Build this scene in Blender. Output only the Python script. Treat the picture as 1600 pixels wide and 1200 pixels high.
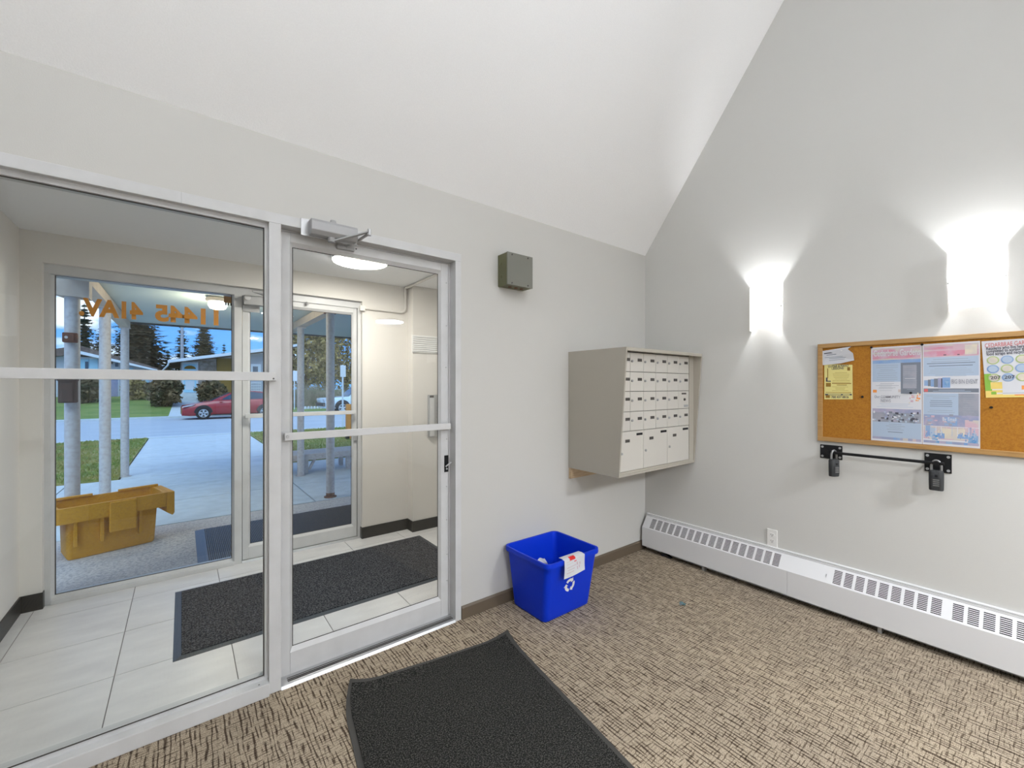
import bpy, bmesh, math, random
from mathutils import Vector, Matrix
D = bpy.data
SC = bpy.context.scene
COL = SC.collection
for o in list(D.objects): D.objects.remove(o)
random.seed(7)
# ------------------------------------------------------------------ camera
F = 661.6                                    # focal length in pixels of the 1600 px wide frame
TH = math.atan2(850.0, F)                    # angle between the view axis and the entrance wall
CT, ST = math.cos(TH), math.sin(TH)
CAM = Vector((-3.234, -2.235, 1.42))
HOR = 604.5
cd = D.cameras.new('camera'); cam = D.objects.new('camera', cd); COL.objects.link(cam)
cd.sensor_fit = 'HORIZONTAL'; cd.sensor_width = 36; cd.lens = 36 * F / 1600
cd.shift_y = (HOR - 600) / 1600; cd.clip_start = .05; cd.clip_end = 500
cam.location = CAM; cam.rotation_euler = (math.pi / 2, 0, -(math.pi / 2 - TH))
SC.camera = cam
# ------------------------------------------------------------------ colour management, light
SC.view_settings.view_transform = 'Standard'; SC.view_settings.look = 'None'
SC.view_settings.exposure = 0.0; SC.view_settings.gamma = 1.0
SC.view_settings.use_curve_mapping = False
SC.cycles.max_bounces = 10; SC.cycles.diffuse_bounces = 5; SC.cycles.glossy_bounces = 4
SC.cycles.transparent_max_bounces = 16; SC.cycles.sample_clamp_indirect = 6
SC.cycles.caustics_reflective = False; SC.cycles.caustics_refractive = False
SKY_STRENGTH = 1.5
SUN_STRENGTH = 2.4
SCONCE_W, SCONCE_GLOW = 25.0, .80
FILL_GLOBE = 17.0
DISC_LOBBY, DISC_VEST = 225.0, 72.0

def world():
    w = D.worlds.new('sky'); SC.world = w; w.use_nodes = True
    nt = w.node_tree; N = nt.nodes; L = nt.links
    for n in list(N): N.remove(n)
    out = N.new('ShaderNodeOutputWorld'); bg = N.new('ShaderNodeBackground')
    tc = N.new('ShaderNodeTexCoord'); sep = N.new('ShaderNodeSeparateXYZ')
    L.new(tc.outputs['Generated'], sep.inputs[0])
    grad = N.new('ShaderNodeValToRGB'); L.new(sep.outputs['Z'], grad.inputs[0])
    e = grad.color_ramp.elements
    e[0].position = 0.0; e[0].color = (.20, .48, .92, 1)
    e[1].position = .55; e[1].color = (.08, .29, .82, 1)
    m = e.new(.16); m.color = (.11, .36, .90, 1)
    mp = N.new('ShaderNodeMapping'); mp.inputs['Scale'].default_value = (2.2, 2.2, 5.0)
    mp.inputs['Location'].default_value = (3.1, 1.7, .4)
    L.new(tc.outputs['Generated'], mp.inputs[0])
    no = N.new('ShaderNodeTexNoise'); no.inputs['Scale'].default_value = 2.6
    no.inputs['Detail'].default_value = 8; no.inputs['Roughness'].default_value = .55
    L.new(mp.outputs[0], no.inputs['Vector'])
    cr = N.new('ShaderNodeValToRGB'); L.new(no.outputs['Fac'], cr.inputs[0])
    cr.color_ramp.elements[0].position = .50; cr.color_ramp.elements[0].color = (0, 0, 0, 1)
    cr.color_ramp.elements[1].position = .60; cr.color_ramp.elements[1].color = (1, 1, 1, 1)
    mix = N.new('ShaderNodeMix'); mix.data_type = 'RGBA'
    L.new(cr.outputs[0], mix.inputs['Factor']); L.new(grad.outputs[0], mix.inputs['A'])
    mix.inputs['B'].default_value = (.95, .96, 1.0, 1)
    L.new(mix.outputs['Result'], bg.inputs[0]); bg.inputs[1].default_value = SKY_STRENGTH
    L.new(bg.outputs[0], out.inputs[0])
world()
sd = D.lights.new('sun', 'SUN'); sun = D.objects.new('sun', sd); COL.objects.link(sun)
sd.energy = SUN_STRENGTH; sd.angle = math.radians(50); sd.color = (.80, .94, 1.0)
sun.rotation_euler = (math.radians(38), 0, math.radians(-30))
# ------------------------------------------------------------------ pixel to world helpers (measuring only)
def ray(px, py):
    r = (px - 800) / F
    return Vector((CT + ST * r, ST - CT * r, (HOR - py) / F))
def onY(px, py, Y):
    d = ray(px, py); return CAM + d * ((Y - CAM.y) / d.y)
def onX(px, py, X):
    d = ray(px, py); return CAM + d * ((X - CAM.x) / d.x)
def onZ(px, py, Z):
    d = ray(px, py); return CAM + d * ((Z - CAM.z) / d.z)
G0, GS = -.02, .0085
def gz(y): return G0 - GS * (y - 1.9)
def onG(px, py):                              # the gently falling ground outside
    d = ray(px, py)
    t = (G0 - GS * (CAM.y - 1.9) - CAM.z) / (d.z + GS * d.y)
    return CAM + d * t
# ------------------------------------------------------------------ materials
MATS = {}
def mat(name, col, rough=.5, metal=0.0, noise=None, bump=None, emit=None, spec=None, coat=0.0, trans=0.0):
    """noise = (scale, second colour, lo, hi[, stretch xyz]); bump = (scale, strength)"""
    if name in MATS: return MATS[name]
    m = D.materials.new(name); m.use_nodes = True; MATS[name] = m
    nt = m.node_tree; N = nt.nodes; L = nt.links
    b = N['Principled BSDF']
    b.inputs['Base Color'].default_value = (*col, 1); b.inputs['Roughness'].default_value = rough
    b.inputs['Metallic'].default_value = metal
    if spec is not None: b.inputs['Specular IOR Level'].default_value = spec
    if coat: b.inputs['Coat Weight'].default_value = coat
    if trans: b.inputs['Transmission Weight'].default_value = trans
    if emit: b.inputs['Emission Color'].default_value = (*emit[0], 1); b.inputs['Emission Strength'].default_value = emit[1]
    if noise or bump:
        tc = N.new('ShaderNodeTexCoord')
    if noise:
        mp = N.new('ShaderNodeMapping'); L.new(tc.outputs['Object'], mp.inputs[0])
        if len(noise) > 4: mp.inputs['Scale'].default_value = noise[4]
        n = N.new('ShaderNodeTexNoise'); n.inputs['Scale'].default_value = noise[0]; n.inputs['Detail'].default_value = 5
        L.new(mp.outputs[0], n.inputs['Vector'])
        r = N.new('ShaderNodeValToRGB'); L.new(n.outputs['Fac'], r.inputs[0])
        r.color_ramp.elements[0].position = noise[2]; r.color_ramp.elements[0].color = (*col, 1)
        r.color_ramp.elements[1].position = noise[3]; r.color_ramp.elements[1].color = (*noise[1], 1)
        L.new(r.outputs[0], b.inputs['Base Color'])
    if bump:
        n2 = N.new('ShaderNodeTexNoise'); n2.inputs['Scale'].default_value = bump[0]; n2.inputs['Detail'].default_value = 4
        L.new(tc.outputs['Object'], n2.inputs['Vector'])
        bn = N.new('ShaderNodeBump'); bn.inputs['Strength'].default_value = bump[1]; bn.inputs['Distance'].default_value = .01
        L.new(n2.outputs['Fac'], bn.inputs['Height']); L.new(bn.outputs[0], b.inputs['Normal'])
    return m
def glass_mat(name, tint, refl=1.0, ior=1.5):
    m = D.materials.new(name); m.use_nodes = True; MATS[name] = m
    nt = m.node_tree; N = nt.nodes; L = nt.links
    for n in list(N): N.remove(n)
    out = N.new('ShaderNodeOutputMaterial'); mx = N.new('ShaderNodeMixShader')
    tr = N.new('ShaderNodeBsdfTransparent'); tr.inputs[0].default_value = (*tint, 1)
    gl = N.new('ShaderNodeBsdfGlossy'); gl.inputs['Roughness'].default_value = 0.0
    gl.inputs[0].default_value = (.95, .97, 1, 1)
    fr = N.new('ShaderNodeFresnel'); fr.inputs['IOR'].default_value = ior
    mu = N.new('ShaderNodeMath'); mu.operation = 'MULTIPLY'; mu.inputs[1].default_value = refl
    L.new(fr.outputs[0], mu.inputs[0]); L.new(mu.outputs[0], mx.inputs[0])
    L.new(tr.outputs[0], mx.inputs[1]); L.new(gl.outputs[0], mx.inputs[2]); L.new(mx.outputs[0], out.inputs[0])
    return m
def carpet_mat():
    m = D.materials.new('carpet'); m.use_nodes = True; MATS['carpet'] = m
    nt = m.node_tree; N = nt.nodes; L = nt.links; b = N['Principled BSDF']
    b.inputs['Roughness'].default_value = .95; b.inputs['Specular IOR Level'].default_value = .1
    tc = N.new('ShaderNodeTexCoord')
    def nz(scale, stretch, det=3, rough=.5):
        mp = N.new('ShaderNodeMapping'); mp.inputs['Scale'].default_value = stretch
        L.new(tc.outputs['Object'], mp.inputs[0])
        n = N.new('ShaderNodeTexNoise'); n.inputs['Scale'].default_value = scale; n.inputs['Detail'].default_value = det
        n.inputs['Roughness'].default_value = rough
        L.new(mp.outputs[0], n.inputs['Vector']); return n.outputs['Fac']
    def ramp(src, p0, c0, p1, c1):
        r = N.new('ShaderNodeValToRGB'); L.new(src, r.inputs[0])
        r.color_ramp.elements[0].position = p0; r.color_ramp.elements[0].color = (*c0, 1)
        r.color_ramp.elements[1].position = p1; r.color_ramp.elements[1].color = (*c1, 1); return r.outputs[0]
    def mul(a, bb):
        x = N.new('ShaderNodeMix'); x.data_type = 'RGBA'; x.blend_type = 'MULTIPLY'; x.inputs['Factor'].default_value = 1
        L.new(a, x.inputs['A']); L.new(bb, x.inputs['B']); return x.outputs['Result']
    base = ramp(nz(300, (1, 1, 1), 2), .35, (.22, .175, .125), .68, (.62, .52, .40))
    def bands(direction, scale, dist, sc):
        mp = N.new('ShaderNodeMapping'); mp.inputs['Scale'].default_value = sc; L.new(tc.outputs['Object'], mp.inputs[0])
        w = N.new('ShaderNodeTexWave'); w.wave_type = 'BANDS'; w.bands_direction = direction; w.inputs['Scale'].default_value = scale
        w.inputs['Distortion'].default_value = dist; w.inputs['Detail'].default_value = 2; w.inputs['Detail Scale'].default_value = 1.6
        L.new(mp.outputs[0], w.inputs['Vector']); return w.outputs['Fac']
    def broken(band, lo, hi, brk, b0, b1, dark):
        r1 = ramp(band, lo, (1, 1, 1), hi, (0, 0, 0)); r2 = ramp(brk, b0, (0, 0, 0), b1, (1, 1, 1))
        mm = N.new('ShaderNodeMath'); mm.operation = 'MULTIPLY'; L.new(r1, mm.inputs[0]); L.new(r2, mm.inputs[1])
        return ramp(mm.outputs[0], 0.0, (1, 1, 1), 1.0, dark)
    streak = broken(bands('X', 19.0, 6.0, (1, .16, 1)), .10, .48, nz(1, (60, 15, 1), 2), .40, .54, (.23, .20, .19))
    cross = broken(bands('Y', 24.0, 6.0, (.25, 1, 1)), .06, .40, nz(1, (24, 70, 1), 2), .42, .56, (.38, .35, .33))
    big = ramp(nz(1.3, (1, 1, 1), 2), .3, (.86, .86, .87), .7, (1.06, 1.05, 1.02))
    c = mul(mul(mul(base, streak), cross), big)
    L.new(c, b.inputs['Base Color'])
    bn = N.new('ShaderNodeBump'); bn.inputs['Strength'].default_value = .5; bn.inputs['Distance'].default_value = .004
    L.new(streak, bn.inputs['Height']); L.new(bn.outputs[0], b.inputs['Normal'])
    return m
M = dict(
    wall=mat('wall_paint', (.570, .560, .535), .75, bump=(220, .06)),
    wallB=mat('side_wall_paint', (.585, .578, .555), .7, bump=(220, .06)),
    ceil=mat('ceiling_paint', (.895, .895, .90), .9, noise=(220, (.87, .87, .875), .35, .65), bump=(190, .15)),
    vwall=mat('vestibule_paint', (.72, .69, .65), .7, bump=(200, .06)),
    alu=mat('painted_aluminium', (.61, .61, .615), .38, noise=(9, (.56, .56, .56), .4, .75), spec=.3),
    alud=mat('grey_aluminium', (.45, .45, .455), .35, .5),
    chrome=mat('brushed_metal', (.38, .38, .385), .5, .15),
    dark=mat('black_rubber', (.015, .015, .016), .6),
    gask=mat('dark_gasket', (.05, .045, .04), .6),
    black=mat('black_metal', (.010, .010, .011), .6, spec=.2),
    base_brown=mat('taupe_baseboard', (.125, .095, .065), .5),
    base_black=mat('black_vinyl_base', (.012, .012, .011), .4),
    tile=mat('grey_floor_tile', (.66, .65, .65), .35, noise=(3.2, (.78, .77, .76), .35, .7, (1, 3, 1))),
    grout=mat('tile_grout', (.24, .23, .23), .8),
    mailbox=mat('putty_steel', (.40, .37, .315), .45),
    maildoor=mat('satin_mail_door', (.62, .595, .55), .38, .25),
    plate=mat('dark_number_plate', (.055, .05, .045), .5),
    wood=mat('light_wood', (.56, .42, .27), .5, noise=(8, (.46, .33, .2), .4, .6, (1, 1, 14))),
    oak=mat('oak_trim', (.42, .245, .09), .45, noise=(14, (.33, .18, .06), .35, .7, (1, .6, 8))),
    cork=mat('cork', (.38, .16, .012), .9, noise=(140, (.30, .115, .008), .4, .65)),
    white=mat('white_enamel', (.71, .71, .72), .35),
    offwhite=mat('white_plastic', (.80, .79, .77), .4),
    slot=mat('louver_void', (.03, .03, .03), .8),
    blue=mat('blue_plastic', (.002, .035, .58), .42, spec=.22),
    paper=mat('paper_white', (.58, .585, .62), .8),
    red=mat('red_tape', (.70, .02, .02), .6),
    yellowp=mat('paper_yellow', (.66, .58, .22), .8),
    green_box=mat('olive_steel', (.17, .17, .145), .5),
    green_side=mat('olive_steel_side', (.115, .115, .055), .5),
    mat_pile=mat('mat_pile', (.014, .014, .013), 1, noise=(190, (.12, .115, .105), .45, .75), bump=(150, .5), spec=.1),
    mat_edge=mat('mat_rubber_edge', (.045, .042, .038), .7),
    vmat=mat('blue_black_mat_pile', (.020, .022, .027), 1, noise=(110, (.15, .15, .16), .42, .72), bump=(150, .15), spec=.1),
    vedge=mat('mat_edge_vinyl', (.05, .06, .075), .35),
    amber=mat('amber_lettering', (.62, .26, .03), .6),
    yellow=mat('yellow_bin_plastic', (.62, .275, .010), .6, noise=(70, (.52, .21, .008), .4, .7)),
    rust=mat('rusty_brown', (.16, .05, .025), .8, noise=(30, (.08, .03, .02), .4, .7)),
    umber=mat('dark_umber', (.045, .02, .014), .8, noise=(30, (.08, .035, .025), .4, .7)),
    post=mat('weathered_lamplit_white', (.53, .49, .47), .7, noise=(30, (.44, .38, .35), .42, .72)),  # mottled white paint, with warm lamplight tinted into the colour
    soffit=mat('grey_soffit', (.46, .52, .50), .6),
    beam=mat('beige_beam', (.56, .45, .36), .7, noise=(12, (.48, .37, .29), .4, .7)),
    fascia=mat('dark_fascia', (.03, .03, .032), .7),
    concrete=mat('concrete', (.58, .62, .62), .85, noise=(7, (.50, .53, .53), .35, .7), bump=(60, .2)),
    aggregate=mat('exposed_aggregate', (.62, .54, .48), .9, noise=(55, (.40, .36, .33), .42, .62), bump=(120, .5)),  # colour warmed to include the lamplight falling near the door
    asphalt=mat('pale_asphalt', (.46, .50, .53), .9, noise=(2.5, (.38, .41, .44), .35, .7, (.3, 3, 1))),
    lawn=mat('lawn', (.15, .20, .032), .95, noise=(1.3, (.36, .27, .09), .42, .66)),
    blade=mat('grass_blade', (.16, .24, .03), .9, noise=(1.1, (.36, .28, .08), .4, .7)),
    flawn=mat('far_lawn', (.11, .19, .03), .95, noise=(2.5, (.22, .26, .06), .35, .7, (.3, 1, 1))),
    leafd=mat('spruce_needles', (.030, .055, .030), .9, noise=(.9, (.085, .085, .045), .4, .7)),
    leafb=mat('brown_green_spruce', (.060, .06, .022), .9, noise=(1.4, (.22, .14, .06), .35, .65)),
    leafa=mat('autumn_shrub_leaves', (.12, .085, .015), .9, noise=(1.6, (.52, .37, .13), .38, .66)),
    straw=mat('dry_grass', (.40, .33, .24), .9, noise=(2, (.22, .22, .12), .35, .7)),
    bark=mat('bark', (.12, .08, .055), .95),
    stucco=mat('white_stucco', (.62, .63, .66), .9),
    pinkw=mat('pinkish_siding', (.46, .40, .37), .9),
    greyw=mat('grey_siding', (.42, .43, .47), .9),
    shingle=mat('brown_shingles', (.12, .08, .065), .9, noise=(6, (.17, .12, .10), .4, .6)),
    roofw=mat('white_fascia', (.72, .75, .78), .7),
    ochre=mat('ochre_panel', (.25, .14, .02), .9),
    stonew=mat('brown_stone', (.26, .19, .14), .9, noise=(5, (.40, .33, .28), .4, .6)),
    cyan=mat('pale_cyan_paint', (.42, .72, .86), .6),
    winglass=mat('dark_window', (.06, .09, .13), .15),
    carred=mat('red_car_paint', (.36, .018, .022), .25, coat=.6),
    carwhite=mat('pale_car_paint', (.62, .74, .80), .25, coat=.6),
    tire=mat('tire', (.014, .014, .014), .8),
    rim=mat('alloy', (.62, .64, .66), .3, .6),
    carglass=mat('car_glass', (.04, .07, .10), .08),
    lampw=mat('lit_diffuser', (1, 1, 1), .5, emit=((1, .985, .95), 4.0)),
    orange=mat('orange_paint', (.62, .23, .025), .7),
    signb=mat('sign_back', (.60, .66, .72), .5),
    lock=mat('lock_rubber', (.026, .028, .030), .7),
    lockb=mat('lock_metal', (.22, .22, .22), .4, .5),
    pblue=mat('print_pale_blue', (.36, .44, .56), .8), pblue2=mat('print_mid_blue', (.18, .30, .54), .8, noise=(22, (.26, .36, .52), .4, .65)),
    ppink=mat('print_pink', (.52, .22, .29), .8, noise=(20, (.50, .34, .42), .42, .62)), ppink2=mat('print_pale_pink', (.52, .36, .42), .8, noise=(16, (.50, .46, .42), .45, .6)),
    pgrey=mat('print_grey', (.16, .18, .22), .8), pgrey2=mat('print_mid_grey', (.25, .27, .32), .8, noise=(20, (.31, .31, .36), .4, .6)),
    plav=mat('print_lavender', (.25, .28, .42), .8, noise=(18, (.36, .33, .44), .42, .62)), pdk=mat('print_dark', (.06, .06, .08), .8),
    pcream=mat('print_cream', (.60, .54, .43), .8, noise=(25, (.52, .48, .44), .42, .62)), pgreen=mat('print_green', (.36, .46, .18), .8),
    pgreen2=mat('print_leaf_green', (.22, .42, .06), .8), porange=mat('print_orange', (.72, .26, .06), .8),
    pyel=mat('print_yellow', (.74, .56, .16), .8), psea=mat('print_sea_blue', (.08, .24, .48), .8, noise=(35, (.25, .36, .52), .42, .62)),
    ptext=mat('print_text_grey', (.30, .33, .38), .8), pred=mat('print_red_ink', (.55, .12, .12), .8),
    teal=mat('teal_scrap', (.09, .16, .17), .6),
)
M['carpet'] = carpet_mat()
M['glass'] = glass_mat('clear_glass', (.95, .97, .97), .5)
M['glass2'] = glass_mat('outer_glass', (.90, .95, .98), .5)
def emis(name, col, s):
    return mat(name, (.82, .82, .82), .5, emit=(col, s))
M['disc_l'] = emis('lobby_disc_light', (.90, .945, .995), DISC_LOBBY)
M['disc_v'] = emis('vestibule_disc_light', (1, .94, .86), DISC_VEST)
M['fill_globe'] = emis('fill_globe_glow', (.90, .945, .995), FILL_GLOBE)
M['shade'] = emis('lit_sconce_glass', (1, .97, .93), SCONCE_GLOW)
# ------------------------------------------------------------------ object helpers
def tag(o, label=None, cat=None, group=None, kind=None):
    if label: o['label'] = label
    if cat: o['category'] = cat
    if group: o['group'] = group
    if kind: o['kind'] = kind
    return o
def thing(name, loc, label, cat, group=None, rz=0.0):
    o = D.objects.new(name, None); COL.objects.link(o); o.location = loc; o.rotation_euler = (0, 0, rz)
    o.empty_display_size = .1
    return tag(o, label, cat, group)
def root_of(name, loc, kind='structure'):
    o = D.objects.new(name, None); COL.objects.link(o); o.location = loc; o['kind'] = kind; o.empty_display_size = .1
    return o
def wloc(o):
    p = Vector((0, 0, 0))
    while o is not None: p += o.location; o = o.parent
    return p
class MB:
    def __init__(s): s.v = []; s.f = []; s.mi = []
    def add(s, vs, fs, mi=0):
        k = len(s.v); s.v += [tuple(p) for p in vs]; s.f += [tuple(i + k for i in f) for f in fs]; s.mi += [mi] * len(fs); return s
    def box(s, x0, x1, y0, y1, z0, z1, mi=0):
        x0, x1 = min(x0, x1), max(x0, x1); y0, y1 = min(y0, y1), max(y0, y1); z0, z1 = min(z0, z1), max(z0, z1)
        return s.add([(x0, y0, z0), (x1, y0, z0), (x1, y1, z0), (x0, y1, z0), (x0, y0, z1), (x1, y0, z1), (x1, y1, z1), (x0, y1, z1)],
                     [(3, 2, 1, 0), (4, 5, 6, 7), (0, 1, 5, 4), (1, 2, 6, 5), (2, 3, 7, 6), (3, 0, 4, 7)], mi)
    def prism(s, poly, axis, a, b, mi=0):
        """poly: 2-D outline; axis 'y': (x,z) extruded in y; 'x': (y,z) in x; 'z': (x,y) in z"""
        n = len(poly)
        P = {'y': lambda u, w, t: (u, t, w), 'x': lambda u, w, t: (t, u, w), 'z': lambda u, w, t: (u, w, t)}[axis]
        vs = [P(u, w, a) for u, w in poly] + [P(u, w, b) for u, w in poly]
        fs = [tuple(range(n)), tuple(range(2 * n - 1, n - 1, -1))] + [(i, i + n, (i + 1) % n + n, (i + 1) % n) for i in range(n)]
        return s.add(vs, fs, mi)
    def cyl(s, p0, p1, r0, r1=None, n=16, caps=True, mi=0):
        r1 = r0 if r1 is None else r1; p0 = Vector(p0); p1 = Vector(p1); d = (p1 - p0).normalized()
        a = d.orthogonal().normalized(); b = d.cross(a)
        vs = []
        for p, r in ((p0, r0), (p1, r1)):
            for i in range(n):
                t = 2 * math.pi * i / n; vs.append(p + a * (r * math.cos(t)) + b * (r * math.sin(t)))
        fs = [(i, (i + 1) % n, (i + 1) % n + n, i + n) for i in range(n)]
        if caps: fs += [tuple(range(n - 1, -1, -1)), tuple(range(n, 2 * n))]
        return s.add(vs, fs, mi)
    def tube(s, path, r, n=10, mi=0, closed=False):
        path = [Vector(p) for p in path]; m = len(path); vs = []; ref = None
        for i, p in enumerate(path):
            if closed: d = path[(i + 1) % m] - path[i - 1]
            else: d = path[min(i + 1, m - 1)] - path[max(i - 1, 0)]
            d.normalize()
            if ref is None: ref = d.orthogonal().normalized()
            ref = (ref - d * ref.dot(d)).normalized(); b = d.cross(ref)
            rr = r[i] if isinstance(r, (list, tuple)) else r
            for k in range(n):
                t = 2 * math.pi * k / n; vs.append(p + ref * (rr * math.cos(t)) + b * (rr * math.sin(t)))
        fs = []
        for i in range(m if closed else m - 1):
            j = (i + 1) % m
            for k in range(n): fs.append((i * n + k, i * n + (k + 1) % n, j * n + (k + 1) % n, j * n + k))
        if not closed: fs += [tuple(range(n - 1, -1, -1)), tuple((m - 1) * n + k for k in range(n))]
        return s.add(vs, fs, mi)
    def lathe(s, prof, c, n=24, mi=0):
        c = Vector(c); vs = []; m = len(prof)
        for r, z in prof:
            for k in range(n):
                t = 2 * math.pi * k / n; vs.append((c.x + r * math.cos(t), c.y + r * math.sin(t), c.z + z))
        fs = [(i * n + k, i * n + (k + 1) % n, (i + 1) * n + (k + 1) % n, (i + 1) * n + k) for i in range(m - 1) for k in range(n)]
        fs += [tuple(range(n - 1, -1, -1)), tuple((m - 1) * n + k for k in range(n))]
        return s.add(vs, fs, mi)
    def loft(s, secs, mi=0, cap=True, closed=True):
        n = len(secs[0]); vs = [p for q in secs for p in q]; fs = []
        for i in range(len(secs) - 1):
            for k in range(n if closed else n - 1):
                fs.append((i * n + k, i * n + (k + 1) % n, (i + 1) * n + (k + 1) % n, (i + 1) * n + k))
        if cap: fs += [tuple(range(n - 1, -1, -1)), tuple((len(secs) - 1) * n + k for k in range(n))]
        return s.add(vs, fs, mi)
    def build(s, name, m, parent=None, smooth=False, bevel=0.0, local=False, seg=2):
        me = D.meshes.new(name)
        off = Vector((0, 0, 0)) if (local or parent is None) else wloc(parent)
        me.from_pydata([(p[0] - off.x, p[1] - off.y, p[2] - off.z) for p in s.v], [], s.f)
        for x in (m if isinstance(m, (list, tuple)) else [m]): me.materials.append(x)
        if any(s.mi):
            me.polygons.foreach_set('material_index', s.mi)
        bm = bmesh.new(); bm.from_mesh(me); bmesh.ops.recalc_face_normals(bm, faces=bm.faces); bm.to_mesh(me); bm.free()
        if smooth:
            for p in me.polygons: p.use_smooth = True
            try: me.set_sharp_from_angle(angle=math.radians(40))
            except Exception: pass
        o = D.objects.new(name, me); COL.objects.link(o)
        if parent is not None: o.parent = parent
        if bevel:
            b = o.modifiers.new('bevel', 'BEVEL'); b.width = bevel; b.segments = seg; b.limit_method = 'ANGLE'
            b.harden_normals = False
        return o
def box(name, m, parent, x0, x1, y0, y1, z0, z1, bevel=0.0):
    return MB().box(x0, x1, y0, y1, z0, z1).build(name, m, parent, bevel=bevel)
def copy_tree(o, parent=None):
    c = o.copy(); COL.objects.link(c)
    if parent is not None: c.parent = parent
    for ch in o.children: copy_tree(ch, c)
    return c
def text(name, s, size, m, parent, org, xd, yd, bold=0.0, depth=.0006, align='LEFT', sx=1.0, fit=None):
    c = D.curves.new('txt', 'FONT'); c.body = s; c.size = size; c.offset = bold * size; c.align_x = align; c.resolution_u = 3
    t = D.objects.new('txt', c); COL.objects.link(t)
    dg = bpy.context.evaluated_depsgraph_get(); me = D.meshes.new_from_object(t.evaluated_get(dg))
    D.objects.remove(t); D.curves.remove(c)
    xd = Vector(xd).normalized(); yd = Vector(yd).normalized(); n = xd.cross(yd)
    off = wloc(parent) if parent is not None else Vector((0, 0, 0)); org = Vector(org) - off
    if fit:
        sx = fit / max(1e-6, max(v.co.x for v in me.vertices) - min(v.co.x for v in me.vertices))
    for v in me.vertices:
        v.co = org + xd * (v.co.x * sx) + yd * v.co.y + n * depth
    me.name = name; me.materials.clear(); me.materials.append(m)
    o = D.objects.new(name, me); COL.objects.link(o)
    if parent is not None: o.parent = parent
    return o
def sheet(name, rects, mats, parent, fn, extra=6, thick=.0008):
    """One connected printed sheet: rects (u0,v0,u1,v1,mat index) painted in order on a 0..1 sheet, fn(u,v) -> point."""
    us = {0.0, 1.0}; vs = {0.0, 1.0}
    for i in range(1, extra): us.add(i / extra); vs.add(i / extra)
    for r in rects: us |= {r[0], r[2]}; vs |= {r[1], r[3]}
    us = sorted(x for x in us if 0 <= x <= 1); vs = sorted(x for x in vs if 0 <= x <= 1)
    nu, nv = len(us), len(vs); mb = MB()
    P = [fn(u, v) for v in vs for u in us]; F_ = []; MI = []
    for j in range(nv - 1):
        for i in range(nu - 1):
            uc, vc = (us[i] + us[i + 1]) / 2, (vs[j] + vs[j + 1]) / 2; k = 0
            for r in rects:
                if r[0] < uc < r[2] and r[1] < vc < r[3]: k = r[4]
            F_.append((j * nu + i, j * nu + i + 1, (j + 1) * nu + i + 1, (j + 1) * nu + i)); MI.append(k)
    mb.v = [tuple(p) for p in P]; mb.f = F_; mb.mi = MI
    o = mb.build(name, mats, parent)
    return o
# ================================================================== ROOM SHELL
LX, BY = -4.35, -5.30                       # side wall and back wall of the lobby
EAVE, RIDGE_Y = 2.58, -1.60
SLOPE = 1.344
RZ = EAVE - SLOPE * RIDGE_Y
Y1, YF, YB = 1.75, 1.79, 1.95               # vestibule back wall face, outer frame face, outside face
VX0, VX1, VC = -4.04, -0.95, 2.412          # vestibule side walls and ceiling height
def struct(o): o['kind'] = 'structure'; return o
zht = onY(719, 397.5, 0).z; zhb = onY(0, 259, 0).z
xj1 = onY(720, 600, 0).x; xj0 = onY(711, 600, 0).x; xm0 = onY(420, 600, 0).x; xm1 = onY(439, 600, 0).x
XS = -4.02
# floors
struct(box('floor', M['carpet'], None, LX, 0.0, BY, 0.0, -.06, 0.0))
# entrance wall: a solid part beside the door and a strip over the glazing, one outline
struct(MB().prism([(xj1, -.06), (0.0, -.06), (0.0, EAVE + .02), (LX, EAVE + .02), (LX, -.06), (XS, -.06), (XS, zht), (xj1, zht)], 'y', 0.0, .10).build('wall_front', M['wall'], None))
gable = [(.10, -.06), (BY, -.06), (BY, 2.45), (2 * RIDGE_Y, 2.45), (2 * RIDGE_Y, EAVE), (RIDGE_Y, RZ), (0.0, EAVE), (.10, EAVE)]
struct(MB().prism(gable, 'x', 0.0, .14).build('wall_right', M['wallB'], None))
struct(MB().prism(gable, 'x', LX - .12, LX).build('wall_left', M['wallB'], None))
struct(box('wall_back', M['wall'], None, LX, 0, BY - .12, BY, -.06, 2.45))
k = .10
struct(MB().prism([(0, EAVE), (RIDGE_Y, RZ), (2 * RIDGE_Y, EAVE), (2 * RIDGE_Y, 2.45), (BY, 2.45), (BY, 2.57), (2 * RIDGE_Y - .1, 2.57), (2 * RIDGE_Y - .1, EAVE + .1),
                   (RIDGE_Y, RZ + .16), (.10, EAVE + .1), (.10, EAVE)], 'x', LX, 0.0).build('ceiling', M['ceil'], None))
# taupe baseboards with a small top bead
def baseboard(name, pts, m, h=.078, t=.012):
    mb = MB()
    for (xa, ya), (xb, yb) in pts:
        if ya == yb:
            s = -1 if name in ('baseboard_front',) or m is M['base_black'] else 1
            mb.prism([(ya, 0), (ya + s * t, 0), (ya + s * t, h * .86), (ya + s * t * .45, h), (ya, h)], 'x', xa, xb)
        else:
            s = 1 if xa < -2 else -1
            mb.prism([(xa, 0), (xa + s * t, 0), (xa + s * t, h * .86), (xa + s * t * .45, h), (xa, h)], 'y', ya, yb)
    return struct(mb.build(name, m, None))
baseboard('baseboard_front', [((xj1 + .002, 0.0), (-.001, 0.0))], M['base_brown'])
baseboard('baseboard_right', [((0.0, -3.32), (0.0, BY))], M['base_brown'])
baseboard('baseboard_left', [((LX, -.03), (LX, BY))], M['base_brown'])
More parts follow.
